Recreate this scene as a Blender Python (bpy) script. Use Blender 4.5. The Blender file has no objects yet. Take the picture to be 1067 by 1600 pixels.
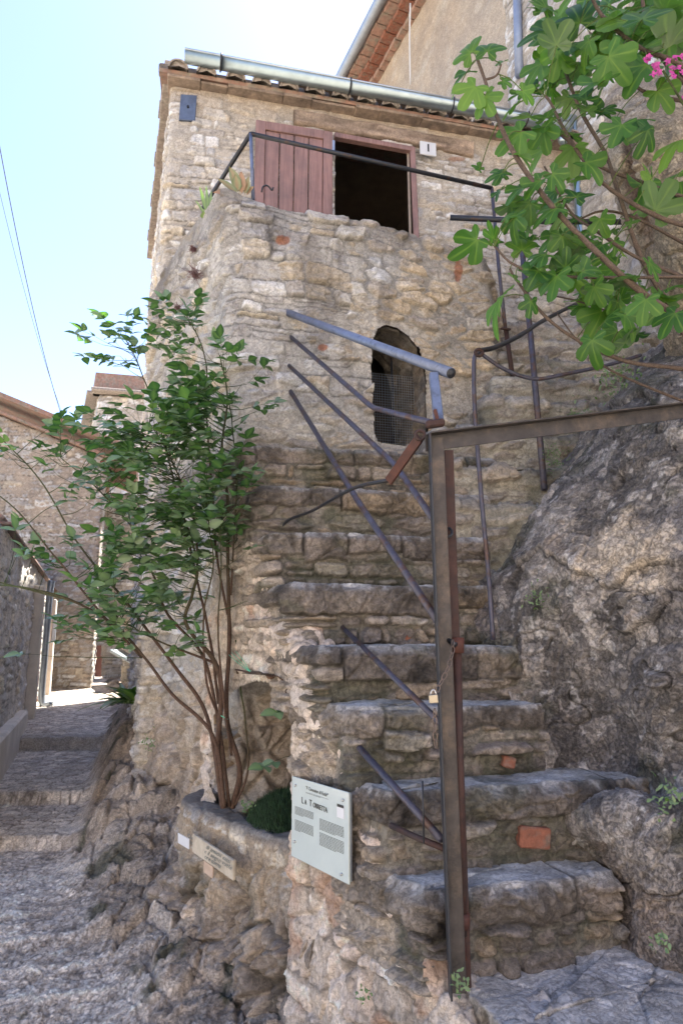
import bpy, math, random
import numpy as np
from mathutils import Vector
R = math.radians
random.seed(7)
RNG = np.random.default_rng(11)

# ------------------------------------------------------------------ camera, sky, sun, exposure
sc = bpy.context.scene
PITCH = R(10.6)
CAMZ = 1.6
cam = bpy.data.objects.new("camera", bpy.data.cameras.new("camera"))
sc.collection.objects.link(cam)
cam.location = (0, 0, CAMZ)
cam.rotation_euler = (math.pi/2 + PITCH, 0, 0)
cam.data.sensor_fit = 'VERTICAL'; cam.data.sensor_height = 36; cam.data.sensor_width = 24
cam.data.lens = 24.0
cam.data.clip_start = 0.05; cam.data.clip_end = 2000
sc.camera = cam
SUN_AZ = math.atan2(0.5, 0.85)      # from +Y towards +X
SUN_EL = R(60)
world = bpy.data.worlds.new("World"); sc.world = world
world.use_nodes = True
nt = world.node_tree
bg = nt.nodes['Background']
sky = nt.nodes.new('ShaderNodeTexSky'); sky.sky_type = 'NISHITA'; sky.sun_disc = False
sky.sun_elevation = SUN_EL; sky.sun_rotation = SUN_AZ
sky.air_density = 1.0; sky.dust_density = .6; sky.ozone_density = 1.0
bw = nt.nodes.new('ShaderNodeRGBToBW'); nt.links.new(sky.outputs[0], bw.inputs[0])
wm = nt.nodes.new('ShaderNodeMix'); wm.data_type = 'RGBA'; wm.inputs[0].default_value = .0      # thin high haze: the blue is washed out
tw_ = nt.nodes.new('ShaderNodeMix'); tw_.data_type = 'RGBA'; tw_.blend_type = 'MULTIPLY'; tw_.inputs[0].default_value = 1
nt.links.new(bw.outputs[0], tw_.inputs[6]); tw_.inputs[7].default_value = (1.0, .985, .94, 1)
nt.links.new(sky.outputs[0], wm.inputs[6]); nt.links.new(tw_.outputs[2], wm.inputs[7]); 
tz_ = nt.nodes.new('ShaderNodeMix'); tz_.data_type = 'RGBA'; tz_.blend_type = 'MULTIPLY'; tz_.inputs[0].default_value = 1; tz_.inputs[7].default_value = (.95, .915, 1.0, 1)
nt.links.new(wm.outputs[2], tz_.inputs[6]); nt.links.new(tz_.outputs[2], bg.inputs[0]); bg.inputs[1].default_value = 0.078
sl = bpy.data.lights.new("sun", 'SUN'); sl.energy = 5.0; sl.angle = R(0.5); sl.color = (1, .95, .87)
so = bpy.data.objects.new("sun", sl); sc.collection.objects.link(so)
sd = Vector((math.sin(SUN_AZ)*math.cos(SUN_EL), math.cos(SUN_AZ)*math.cos(SUN_EL), math.sin(SUN_EL)))
so.rotation_euler = sd.to_track_quat('Z', 'Y').to_euler()
sc.view_settings.view_transform = 'Standard'; sc.view_settings.look = 'None'
sc.view_settings.exposure = 2.47; sc.view_settings.gamma = 1.0
sc.cycles.max_bounces = 6; sc.cycles.diffuse_bounces = 4
sc.cycles.use_denoising = True
sc.render.filter_size = 1.15

# ------------------------------------------------------------------ projection helpers (photo pixel -> place)
CP, SP = math.cos(PITCH), math.sin(PITCH)
F = 1066.7
def ray(px, py):
    x = (px-533.5)/F; u = (800-py)/F
    return x, CP-u*SP, SP+u*CP
def at(px, py, Y):
    x, y, z = ray(px, py); t = Y/y
    return np.array([x*t, Y, CAMZ+z*t])
def on(px, py, pl, off=0.0):
    """point on a vertical plane: pl = (X0, Y0, dx, dy) ; off moves towards the camera along the plane's normal"""
    X0, Y0, dx, dy = pl
    l = math.hypot(dx, dy); nx, ny = dy/l, -dx/l
    if nx*(-X0)+ny*(-Y0) < 0: nx, ny = -nx, -ny
    x, y, z = ray(px, py)
    c = nx*(X0+nx*off)+ny*(Y0+ny*off)
    t = c/(nx*x+ny*y)
    return np.array([x*t, y*t, CAMZ+z*t])
HOUSE = (-1.5, 5.3, 1.0, .224)
TOWER = (-.77, 3.9, 1.0, .30)
STAIRSIDE = (.157, 2.5, -.6, 1.0)

# ------------------------------------------------------------------ numpy noise
def _h(ix, iy, iz, seed):
    with np.errstate(over='ignore'):
        h = (ix.astype(np.uint32)*np.uint32(374761393) + iy.astype(np.uint32)*np.uint32(668265263)
             + iz.astype(np.uint32)*np.uint32(2147483647 & 1274126177) + np.uint32(seed*974711+12345))
        h = (h ^ (h >> np.uint32(13)))*np.uint32(1274126177)
        h = (h ^ (h >> np.uint32(16)))*np.uint32(2246822519)
        h = h ^ (h >> np.uint32(13))
    return h.astype(np.float64)/4294967295.0
def hs(a, b=0, seed=0):
    a = np.asarray(a, dtype=np.int64)
    b = np.broadcast_to(np.asarray(b, dtype=np.int64), a.shape)
    return _h(a, b, np.zeros_like(a), seed)
def vn(p, seed=0):
    i = np.floor(p).astype(np.int64); f = p-i
    f = f*f*f*(f*(f*6-15)+10)
    x, y, z = i[..., 0], i[..., 1], i[..., 2]
    fx, fy, fz = f[..., 0], f[..., 1], f[..., 2]
    def L(a, b, t): return a+(b-a)*t
    r = L(L(L(_h(x, y, z, seed), _h(x+1, y, z, seed), fx), L(_h(x, y+1, z, seed), _h(x+1, y+1, z, seed), fx), fy),
          L(L(_h(x, y, z+1, seed), _h(x+1, y, z+1, seed), fx), L(_h(x, y+1, z+1, seed), _h(x+1, y+1, z+1, seed), fx), fy), fz)
    return r*2-1
_ROT = np.array([[.36, .48, -.8], [-.8, .6, 0], [.48, .64, .6]])
def fbm(p, seed=0, o=4, g=.5, ridge=False):
    s = 0; a = 1; n = 0
    for k in range(o):
        v = vn(p, seed+k*17)
        if ridge: v = 1-2*np.abs(v)
        s = s+a*v; n += a; a *= g
        p = (p@_ROT)*2.03+7.1
    return s/n
def vor(p, seed=0, jit=.95):
    """3-D Voronoi: F1, F2 and the id hash of the nearest cell"""
    i = np.floor(p).astype(np.int64); f = p-i
    F1 = np.full(p.shape[:-1], 9.); F2 = F1.copy(); ID = F1*0
    for a in (-1, 0, 1):
        for b in (-1, 0, 1):
            for c in (-1, 0, 1):
                x, y, z = i[..., 0]+a, i[..., 1]+b, i[..., 2]+c
                h1 = _h(x, y, z, seed); h2 = _h(x, y, z, seed+1); h3 = _h(x, y, z, seed+2)
                d = np.sqrt((a+.5+jit*(h1-.5)-f[..., 0])**2+(b+.5+jit*(h2-.5)-f[..., 1])**2+(c+.5+jit*(h3-.5)-f[..., 2])**2)
                m = d < F1
                F2 = np.where(m, F1, np.minimum(F2, d)); ID = np.where(m, h1, ID); F1 = np.where(m, d, F1)
    return F1, F2, ID
def vor2(p, seed=0, jit=.9):
    q = np.floor(p).astype(np.int64); f = p-q
    F1 = np.full(p.shape[:-1], 9.); F2 = F1.copy(); ID = F1*0
    for a in (-1, 0, 1):
        for b in (-1, 0, 1):
            x, y = q[..., 0]+a, q[..., 1]+b
            h1 = hs(x, y, seed); h2 = hs(x, y, seed+1)
            d = np.hypot(a+.5+jit*(h1-.5)-f[..., 0], b+.5+jit*(h2-.5)-f[..., 1])
            m = d < F1
            F2 = np.where(m, F1, np.minimum(F2, d)); ID = np.where(m, h1, ID); F1 = np.where(m, d, F1)
    return F1, F2, ID
def sst(a, b, x):
    t = np.clip((x-a)/(b-a), 0, 1); return t*t*(3-2*t)
def mix(a, b, t):
    t = np.asarray(t)[..., None]
    return np.asarray(a)*(1-t)+np.asarray(b)*t

# ------------------------------------------------------------------ materials
def nmat(name):
    m = bpy.data.materials.new(name); m.use_nodes = True
    t = m.node_tree; b = t.nodes['Principled BSDF']
    return m, t, b
def node(t, kind, **kw):
    n = t.nodes.new(kind)
    for k, v in kw.items():
        if k in n.inputs: n.inputs[k].default_value = v
        else: setattr(n, k, v)
    return n
def mixc(t, fac, a, b, mode='MIX'):
    n = t.nodes.new('ShaderNodeMix'); n.data_type = 'RGBA'; n.blend_type = mode
    for s, v in ((n.inputs[0], fac), (n.inputs[6], a), (n.inputs[7], b)):
        if hasattr(v, 'is_linked') or hasattr(v, 'links'): t.links.new(v, s)
        else: s.default_value = v
    return n.outputs[2]
def ramp(t, src, stops):
    r = t.nodes.new('ShaderNodeValToRGB')
    e = r.color_ramp.elements
    while len(e) < len(stops): e.new(.5)
    for x, (p, c) in zip(e, stops): x.position = p; x.color = (c[0], c[1], c[2], 1) if hasattr(c, '__len__') else (c, c, c, 1)
    t.links.new(src, r.inputs[0]); return r.outputs[0]
def noise(t, co, scale, detail=6, rough=.6, dist=0):
    n = t.nodes.new('ShaderNodeTexNoise'); n.inputs['Scale'].default_value = scale
    n.inputs['Detail'].default_value = detail; n.inputs['Roughness'].default_value = rough
    n.inputs['Distortion'].default_value = dist
    t.links.new(co, n.inputs['Vector']); return n.outputs[0]
def stone_mat(name, rough=.93, bump=.6, speck=.35, fine=1.0):
    """colour of each stone comes from the mesh (attribute Col); grain, pits and speckle from noise"""
    m, t, b = nmat(name)
    co = t.nodes.new('ShaderNodeTexCoord').outputs['Object']
    at_ = t.nodes.new('ShaderNodeVertexColor'); at_.layer_name = 'Col'
    n1 = noise(t, co, 14*fine, 8, .68); n2 = noise(t, co, 75*fine, 5, .7); n3 = noise(t, co, 2.3, 5, .6)
    c = mixc(t, 1.0, at_.outputs[0], ramp(t, n1, [(.3, (1-speck*1.0, 1-speck*1.02, 1-speck*1.05)), (.5, (1, 1, 1)), (.7, (1+speck*.9, 1+speck*.85, 1+speck*.75))]), 'MULTIPLY')
    c = mixc(t, 1.0, c, ramp(t, n2, [(.32, 1-speck*1.2), (.5, 1.0), (.68, 1+speck)]), 'MULTIPLY')
    c = mixc(t, 1.0, c, ramp(t, n3, [(.3, (.86, .86, .88)), (.7, (1.12, 1.08, 1.02))]), 'MULTIPLY')
    t.links.new(c, b.inputs['Base Color']); b.inputs['Roughness'].default_value = rough
    b.inputs['Specular IOR Level'].default_value = .3
    mu = t.nodes.new('ShaderNodeTexMusgrave') if hasattr(bpy.types, 'ShaderNodeTexMusgrave') else None
    n4 = noise(t, co, 30*fine, 7, .72, .6)
    ab = t.nodes.new('ShaderNodeMath'); ab.operation = 'SUBTRACT'; t.links.new(n4, ab.inputs[0]); ab.inputs[1].default_value = .5
    a2 = t.nodes.new('ShaderNodeMath'); a2.operation = 'ABSOLUTE'; t.links.new(ab.outputs[0], a2.inputs[0])
    cr_ = ramp(t, a2.outputs[0], [(0, 0.), (.035, .75), (.12, 1.)])
    c = mixc(t, 1.0, c, ramp(t, cr_, [(0, .62), (.8, 1.0)]), 'MULTIPLY')
    t.links.new(c, b.inputs['Base Color'])
    h0 = t.nodes.new('ShaderNodeMath'); h0.operation = 'MULTIPLY_ADD'
    t.links.new(cr_, h0.inputs[0]); h0.inputs[1].default_value = .30; t.links.new(n1, h0.inputs[2])
    h = t.nodes.new('ShaderNodeMath'); h.operation = 'MULTIPLY_ADD'
    t.links.new(n2, h.inputs[0]); h.inputs[1].default_value = .55; t.links.new(h0.outputs[0], h.inputs[2])
    bp = t.nodes.new('ShaderNodeBump'); bp.inputs['Strength'].default_value = bump; bp.inputs['Distance'].default_value = .02/fine
    t.links.new(h.outputs[0], bp.inputs['Height']); t.links.new(bp.outputs[0], b.inputs['Normal'])
    return m
def flat_mat(name, col, rough=.6, metal=0, var=.15, scale=12, bump=.1, col2=None, thr=(.45, .6)):
    m, t, b = nmat(name)
    co = t.nodes.new('ShaderNodeTexCoord').outputs['Object']
    n1 = noise(t, co, scale, 7, .65)
    a = tuple(col)+(1,)
    if col2 is not None:
        n0 = noise(t, co, scale*.45, 6, .7)
        c = mixc(t, ramp(t, n0, [(thr[0], 0.), (thr[1], 1.)]), a, tuple(col2)+(1,))
    else: c = a
    c = mixc(t, 1.0, c, ramp(t, n1, [(.3, 1-var), (.5, 1), (.7, 1+var)]), 'MULTIPLY')
    t.links.new(c, b.inputs['Base Color'])
    b.inputs['Roughness'].default_value = rough; b.inputs['Metallic'].default_value = metal
    bp = t.nodes.new('ShaderNodeBump'); bp.inputs['Strength'].default_value = bump; bp.inputs['Distance'].default_value = .004
    t.links.new(noise(t, co, scale*6, 4, .6), bp.inputs['Height']); t.links.new(bp.outputs[0], b.inputs['Normal'])
    return m
def leaf_mat(name, ca, cb, cc, trans=.35, rough=.4):
    m, t, b = nmat(name)
    at_ = t.nodes.new('ShaderNodeVertexColor'); at_.layer_name = 'Col'
    sep = t.nodes.new('ShaderNodeSeparateColor'); t.links.new(at_.outputs[0], sep.inputs[0])
    c = ramp(t, sep.outputs[0], [(0, ca), (.55, cb), (1, cc)])
    # pale veins carried by the second channel
    c = mixc(t, sep.outputs[1], c, (cc[0]*1.3, cc[1]*1.2, cc[2]*1.2, 1))
    geo = t.nodes.new('ShaderNodeNewGeometry')
    c2 = mixc(t, geo.outputs['Backfacing'], c, mixc(t, .45, c, (.30, .36, .24, 1)))
    t.links.new(c2, b.inputs['Base Color']); b.inputs['Roughness'].default_value = rough
    b.inputs['Specular IOR Level'].default_value = .45
    tr = t.nodes.new('ShaderNodeBsdfTranslucent')
    t.links.new(mixc(t, 1.0, c, (1.25, 1.5, .6, 1), 'MULTIPLY'), tr.inputs[0])
    mx = t.nodes.new('ShaderNodeMixShader'); mx.inputs[0].default_value = trans
    t.links.new(b.outputs[0], mx.inputs[1]); t.links.new(tr.outputs[0], mx.inputs[2])
    t.links.new(mx.outputs[0], t.nodes['Material Output'].inputs[0])
    return m
def wood_mat(name, ca, cb):
    m, t, b = nmat(name)
    co = t.nodes.new('ShaderNodeTexCoord').outputs['Object']
    mp = t.nodes.new('ShaderNodeMapping'); mp.inputs['Scale'].default_value = (55, 55, 3.0); t.links.new(co, mp.inputs[0])
    g = noise(t, mp.outputs[0], 1.0, 6, .65, .4); n1 = noise(t, co, 5, 5, .6)
    c = mixc(t, ramp(t, g, [(.35, 0.), (.65, 1.)]), tuple(cb)+(1,), tuple(ca)+(1,))
    c = mixc(t, 1.0, c, ramp(t, n1, [(.3, (.75, .78, .8)), (.7, (1.3, 1.22, 1.2))]), 'MULTIPLY')
    t.links.new(c, b.inputs['Base Color']); b.inputs['Roughness'].default_value = .6
    bp = t.nodes.new('ShaderNodeBump'); bp.inputs['Strength'].default_value = .35; bp.inputs['Distance'].default_value = .004
    t.links.new(g, bp.inputs['Height']); t.links.new(bp.outputs[0], b.inputs['Normal'])
    return m
M = {}
M['wall'] = stone_mat('rubble_limestone', bump=.6, speck=.15)
M['rock'] = stone_mat('weathered_rock', bump=.9, speck=.28)
M['ground'] = stone_mat('worn_bedrock', bump=.8, speck=.28, rough=.8)
M['tread'] = stone_mat('step_stone', bump=.7, speck=.22, rough=.72)
M['bark'] = stone_mat('bark', bump=.5, speck=.3, fine=2.5)
M['blue'] = flat_mat('bluegrey_painted_pipe', (.13, .16, .24), .42, .25, .18, 30, .08, (.07, .08, .11), (.52, .68))
M['violet'] = flat_mat('dull_painted_iron', (.060, .058, .082), .48, .3, .3, 26, .3, (.075, .042, .032), (.50, .60))
M['iron'] = flat_mat('dark_iron', (.028, .030, .036), .5, .4, .25, 30, .2, (.07, .035, .022), (.56, .68))
M['rust'] = flat_mat('rusty_iron', (.050, .023, .018), .75, .2, .35, 22, .4, (.035, .022, .02), (.45, .62))
M['rustred'] = flat_mat('red_rust_iron', (.085, .028, .017), .7, .2, .35, 22, .4, (.05, .02, .015), (.45, .62))
M['angle'] = flat_mat('weathered_angle_iron', (.052, .045, .042), .55, .4, .35, 18, .35, (.11, .085, .065), (.50, .68))
M['wood'] = wood_mat('brown_shutter_wood', (.25, .155, .14), (.165, .095, .085))
M['woodedge'] = flat_mat('pale_worn_wood', (.26, .21, .17), .8, 0, .25, 20, .3)
M['lintel'] = flat_mat('weathered_beam', (.27, .18, .12), .85, 0, .35, 16, .5, (.16, .10, .07), (.4, .65))
M['zinc'] = flat_mat('galvanised_gutter', (.30, .36, .385), .36, .9, .12, 9, .05)
M['zincdull'] = flat_mat('dull_zinc', (.38, .42, .46), .4, .7, .15, 9, .1)
M['tile'] = flat_mat('clay_roof_tile', (.27, .16, .12), .9, 0, .3, 14, .4, (.22, .19, .15), (.45, .62))
M['tilegrey'] = flat_mat('lichened_tile', (.26, .22, .19), .95, 0, .4, 22, .6, (.30, .27, .23), (.5, .62))
M['brick'] = flat_mat('terracotta_brick', (.20, .075, .045), .9, 0, .4, 30, .7, (.16, .11, .085), (.48, .62))
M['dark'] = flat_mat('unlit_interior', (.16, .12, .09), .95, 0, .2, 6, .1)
M['glass'] = flat_mat('sign_panel', (.46, .515, .49), .12, 0, .05, 4, .0, (.40, .45, .45), (.4, .75))
M['ink'] = flat_mat('sign_ink', (.05, .045, .035), .6, 0, .1, 10, 0)
M['inkpale'] = flat_mat('faded_ink', (.13, .14, .13), .6, 0, .1, 10, 0)
M['white'] = flat_mat('white_plate', (.55, .56, .58), .35, 0, .06, 8, .02)
M['black'] = flat_mat('black_print', (.01, .01, .012), .5, 0, .05, 8, 0)
M['cream'] = flat_mat('cream_plaster_plaque', (.42, .37, .29), .85, 0, .15, 25, .25, (.33, .28, .22), (.45, .65))
M['pinkplaque'] = flat_mat('pinkish_plaque', (.44, .33, .25), .85, 0, .12, 25, .2)
M['brass'] = flat_mat('brass_padlock', (.34, .30, .23), .42, .8, .1, 40, .05)
M['steel'] = flat_mat('steel', (.5, .5, .5), .3, .9, .1, 40, .05)
M['chain'] = flat_mat('chain_steel', (.16, .12, .10), .5, .7, .3, 60, .2)
M['plate'] = flat_mat('bluish_metal_cover', (.13, .16, .22), .45, .5, .15, 14, .1, (.08, .10, .15), (.45, .65))
M['render'] = flat_mat('old_beige_render', (.43, .36, .285), .95, 0, .12, 3.5, .6, (.36, .295, .225), (.42, .66))
M['ledge'] = flat_mat('weathered_eave_stone', (.27, .205, .155), .95, 0, .4, 14, .7, (.17, .13, .105), (.42, .6))
M['pale'] = flat_mat('pale_render', (.62, .57, .50), .95, 0, .14, 5, .6, (.52, .47, .40), (.42, .66))
M['pipe'] = flat_mat('grey_pipe', (.20, .24, .33), .4, .2, .15, 10, .05)
M['string'] = flat_mat('green_string', (.10, .45, .30), .6, 0, .1, 30, 0)
M['turf'] = flat_mat('artificial_turf', (.030, .075, .028), .8, 0, .6, 90, .3, (.010, .028, .010), (.42, .58))
M['cable'] = flat_mat('cable', (.05, .05, .055), .6, 0, .1, 10, 0)
M['rose'] = leaf_mat('rose_leaf', (.020, .065, .032), (.040, .12, .052), (.13, .25, .06), .30, .34)
M['fig'] = leaf_mat('fig_leaf', (.030, .095, .020), (.075, .18, .030), (.16, .28, .05), .50, .45)
M['strap'] = leaf_mat('strap_leaf', (.02, .07, .02), (.05, .14, .03), (.16, .26, .05), .25, .35)
M['succ'] = leaf_mat('succulent_leaf', (.06, .11, .03), (.11, .17, .05), (.35, .07, .04), .1, .4)
M['weed'] = leaf_mat('weed_leaf', (.03, .08, .02), (.06, .14, .03), (.12, .22, .05), .3, .6)
M['dryweed'] = flat_mat('dry_reddish_weed', (.16, .08, .08), .9, 0, .4, 30, .2)
M['pink'] = flat_mat('magenta_petal', (.34, .035, .20), .6, 0, .3, 60, .1)
M['redflower'] = flat_mat('dark_red_petal', (.25, .01, .015), .6, 0, .3, 60, .1)

# ------------------------------------------------------------------ object helpers
def tag(o, label=None, cat=None, group=None, kind=None):
    if label: o['label'] = label
    if cat: o['category'] = cat
    if group: o['group'] = group
    if kind: o['kind'] = kind
    return o
def thing(name, label, cat, loc=(0, 0, 0), group=None):
    o = bpy.data.objects.new(name, None); sc.collection.objects.link(o)
    o.location = [float(v) for v in loc]; o.empty_display_size = .1
    return tag(o, label, cat, group)
def link(name, me, mat, parent=None):
    me.name = name
    o = bpy.data.objects.new(name, me); sc.collection.objects.link(o)
    for m_ in (mat if isinstance(mat, (list, tuple)) else [mat]): me.materials.append(m_)
    if parent is not None:
        o.parent = parent
        # geometry is modelled in world space: cancel every ancestor's offset
        off = Vector((0, 0, 0)); p = parent
        while p is not None: off += p.location; p = p.parent
        o.location = -off
    return o
def raw_mesh(V, Q, col=None, smooth=True):
    """V (n,3) ; Q (m,3|4) int array or list of such arrays"""
    V = np.asarray(V, dtype=np.float32)
    Qs = Q if isinstance(Q, list) else [Q]
    Qs = [np.asarray(q, dtype=np.int32) for q in Qs if len(q)]
    me = bpy.data.meshes.new('m')
    me.vertices.add(len(V)); me.vertices.foreach_set('co', V.ravel())
    nl = sum(q.size for q in Qs); nf = sum(len(q) for q in Qs)
    me.loops.add(nl); me.polygons.add(nf)
    me.loops.foreach_set('vertex_index', np.concatenate([q.ravel() for q in Qs]))
    tot = np.concatenate([np.full(len(q), q.shape[1], dtype=np.int32) for q in Qs])
    st = np.concatenate([[0], np.cumsum(tot)[:-1]]).astype(np.int32)
    me.polygons.foreach_set('loop_start', st)
    me.polygons.foreach_set('use_smooth', np.full(nf, smooth, dtype=bool))
    me.update(calc_edges=True)
    if col is not None:
        a = me.color_attributes.new('Col', 'FLOAT_COLOR', 'POINT')
        c = np.ones((len(V), 4), dtype=np.float32); c[:, :3] = col
        a.data.foreach_set('color', c.ravel())
    me.validate()
    return me
def grid_faces(nu, nv, keep=None):
    """index array for a grid of nu columns by nv rows (v fastest), u x v gives the outward normal"""
    a = np.arange(nu*nv).reshape(nu, nv)
    q = np.stack([a[:-1, :-1], a[1:, :-1], a[1:, 1:], a[:-1, 1:]], -1).reshape(-1, 4)
    if keep is not None: q = q[keep[:-1, :-1].ravel() & keep[1:, :-1].ravel() & keep[1:, 1:].ravel() & keep[:-1, 1:].ravel()]
    return q
def grid_normals(P):
    du = np.gradient(P, axis=0); dv = np.gradient(P, axis=1)
    n = np.cross(du, dv); n /= np.linalg.norm(n, axis=-1, keepdims=True)+1e-9
    return n
def arclen(pl):
    d = np.linalg.norm(np.diff(pl, axis=0), axis=1); return np.concatenate([[0], np.cumsum(d)])
def resample(pl, n, t=None):
    pl = np.asarray(pl, float); s = arclen(pl)
    if t is None: t = np.linspace(0, s[-1], n)
    return np.stack([np.interp(t, s, pl[:, k]) for k in range(pl.shape[1])], 1)
def smooth_poly(pl, n, r):
    """resample and round the corners over about r metres"""
    q = resample(pl, n); L = arclen(np.asarray(pl, float))[-1]; k = max(1, int(r/L*n))
    w = np.hanning(2*k+3)[1:-1]; w /= w.sum(); h = len(w)//2
    pad = np.concatenate([2*q[0]-q[1:h+1][::-1], q, 2*q[-1]-q[-h-1:-1][::-1]])
    return np.stack([np.convolve(pad[:, c], w, 'valid') for c in range(q.shape[1])], 1)
def wall_grid(lo, hi, zlo, zhi, prof, ds, r=.06):
    """lo/hi: plan polylines at heights zlo/zhi, interior on the left when walking along them.
    prof: list of (inward offset, z) going up the outside and over the top; z may be an array fn of (X,Y)."""
    L = arclen(np.asarray(lo, float))[-1]; n = max(4, int(L/ds))
    A = smooth_poly(lo, n, r); B = smooth_poly(hi, n, r)
    def inward(P):
        t = np.gradient(P, axis=0); t /= np.linalg.norm(t, axis=1, keepdims=True)+1e-9
        return np.stack([-t[:, 1], t[:, 0]], 1)
    iA, iB = inward(A), inward(B)
    pts = []
    for off, z in prof:
        mid = (A+B)/2
        zz = z(mid[:, 0], mid[:, 1]) if callable(z) else np.full(n, float(z))
        f = np.clip((zz-zlo)/(zhi-zlo), -.5, 1.2)[:, None]
        xy = A*(1-f)+B*f+(iA*(1-f)+iB*f)*off
        pts.append(np.concatenate([xy, zz[:, None]], 1))
    pts = np.stack(pts, 1)                                   # n, nprof, 3
    seg = np.linalg.norm(np.diff(pts, axis=1), axis=2)       # per column
    mean = seg.mean(0); cols = []
    for k in range(len(prof)-1):
        m = max(1, int(mean[k]/ds))
        t = (np.arange(m)/m)[None, :, None]
        cols.append(pts[:, k:k+1]*(1-t)+pts[:, k+1:k+2]*t)
    cols.append(pts[:, -1:])
    P = np.concatenate(cols, 1)
    v = np.concatenate([np.zeros((n, 1)), np.cumsum(np.linalg.norm(np.diff(P, axis=1), axis=2), axis=1)], 1)+pts[:, 0, 2:3]
    s = np.broadcast_to(np.linspace(0, L, n)[:, None], v.shape)
    # round the profile's corners a little
    Q = P.copy(); k = max(1, int(r*.35/ds))
    for _ in range(k): Q[:, 1:-1] = (Q[:, :-2]+2*Q[:, 1:-1]+Q[:, 2:])/4
    return Q, s, v

PAL_LIGHT = np.array([(.50, .455, .395), (.56, .52, .46), (.45, .40, .34), (.50, .43, .335), (.43, .40, .37), (.60, .57, .53), (.48, .40, .30), (.38, .34, .30)])
PAL_WARM = np.array([(.46, .385, .295), (.50, .41, .30), (.40, .33, .25), (.53, .47, .39), (.44, .34, .235), (.36, .31, .26), (.50, .40, .28)])
PAL_LIGHT = PAL_LIGHT*np.array((1.0, 1.06, 1.14)); PAL_WARM = PAL_WARM*np.array((1.02, 1.065, 1.13))
PAL_DARK = np.array([(.105, .088, .074), (.14, .118, .098), (.088, .075, .066), (.18, .155, .13), (.12, .10, .085), (.16, .125, .09)])
def pal_pick(pal, r): return pal[np.clip((r*len(pal)).astype(int), 0, len(pal)-1)]
def stone_g(P, seed): return fbm(P*2.2, seed+81, 3)
def masonry(s, z, seed=1, ch=(.045, .13), L=(.10, .34), warp=.04, prot=.03, mort=.45, rough=.004, split=.3, lift=1.0, relief=1.0, rub=.45, rubs=(4.6, 12.5)):
    """rubble masonry: returns height, stone mask and ids for points (s along, z up) in metres"""
    rg = np.random.default_rng(seed)
    P = np.stack([s, z, np.zeros_like(s)+seed*3.7], -1)
    w1 = fbm(P*1.5, seed, 2); w2 = fbm(P*np.array([9, 13, 1.]), seed+3, 2)
    zz = z+warp*w1+.013*w2; ss = s+.05*fbm(P*3.1, seed+7, 2)+.016*fbm(P*13., seed+9, 2)
    z0, z1 = zz.min()-.3, zz.max()+.3
    hts = []
    while z0+sum(hts) < z1: hts.append(rg.uniform(*ch)*(1.35 if rg.random() < .15 else 1))
    E = z0+np.concatenate([[0], np.cumsum(hts)])
    nC = len(E)+1; Lc = rg.uniform(L[0], L[1], nC)*.8+.2*np.mean(L); off = rg.uniform(0, 99, nC)
    c = np.clip(np.searchsorted(E, zz)-1, 0, len(E)-2)
    e0, e1 = E[c], E[c+1]
    x = ss/Lc[c]+off[c]
    def bnd(i): return i+.75*(hs(i, c, seed)-.5)
    i = np.floor(x).astype(np.int64)
    i = np.where(x < bnd(i), i-1, i); i = np.where(x >= bnd(i+1), i+1, i)
    b0, b1 = bnd(i), bnd(i+1)
    r1, r2, r3, r4 = (hs(i, c, seed+k) for k in (11, 12, 13, 14))
    sp = r4 < split; m = e0+(e1-e0)*(.35+.3*r3); up = zz > m
    lo = np.where(sp & up, m, e0); hi_ = np.where(sp & ~up, m, e1)
    r1 = np.where(sp & up, (r1*7.3) % 1, r1); r2 = np.where(sp & up, (r2*5.7) % 1, r2)
    # sloping joints
    sl = (hs(i, c, seed+21)-.5)*.35
    dx0 = (x-b0)*Lc[c]+sl*(zz-lo); dx1 = (b1-x)*Lc[c]-sl*(zz-lo)
    dx = np.minimum(dx0, dx1); dz = np.minimum(zz-lo, hi_-zz)
    rr = .030
    ax = np.maximum(rr-dx, 0); az = np.maximum(rr-dz, 0)
    d = rr-np.hypot(ax, az)
    d = d+.007*fbm(P*np.array([26, 34, 1.]), seed+30, 3)
    dome = sst(-.002, .014, d)
    face = fbm(P*np.array([16, 22, 1.])+r1[..., None]*50, seed+40, 4)
    tilt = (x-(b0+b1)/2)*(r3-.5)*.030+(zz-(lo+hi_)/2)/(hi_-lo)*(r2-.6)*.020
    st1 = fbm(P*np.array([7, 52, 1.])+r2[..., None]*40, seed+43, 3, .55, True)          # flaky bedding
    c1, c2, cid = vor2(np.stack([s*15+1.2*w2, z*23+.9*w1], -1), seed+46, .95)            # knapped facets
    chip = (cid-.5)*.012*sst(0, .2, c2-c1)-.004*(1-sst(0, .09, c2-c1))
    strata = (st1*.0075+chip*1.5)*relief
    if rub > 0:
        a_, b2_ = rubs
        F1, F2, vid = vor2(np.stack([ss*a_+.5*w1, zz*b2_], -1), seed+91, .92)
        dv = (F2-F1)*.5/((a_+b2_)*.5)+.006*fbm(P*np.array([24, 30, 1.]), seed+33, 3)-.002
        zone = fbm(P*.9, seed+95, 3) < (rub-.5)*1.6
        va, vb, vc = (vid*917.3) % 1, (vid*517.7) % 1, (vid*233.1) % 1
        d = np.where(zone, dv, d); r1 = np.where(zone, va, r1); r2 = np.where(zone, vb, r2); r3 = np.where(zone, vc, r3)
        dome = sst(-.002, .014, d); tilt = np.where(zone, (vc-.5)*.014, tilt); lo = np.where(zone, zz-.05, lo)
    masonry.g = np.clip(np.exp(-(np.clip(d, -.01, 1)/.0075)**2)*(.45+.75*sst(.03, .0, zz-lo)), 0, 1)*sst(-.35, .1, stone_g(P, seed))  # joint grime, with shade painted in along the stones' lower edges
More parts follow.
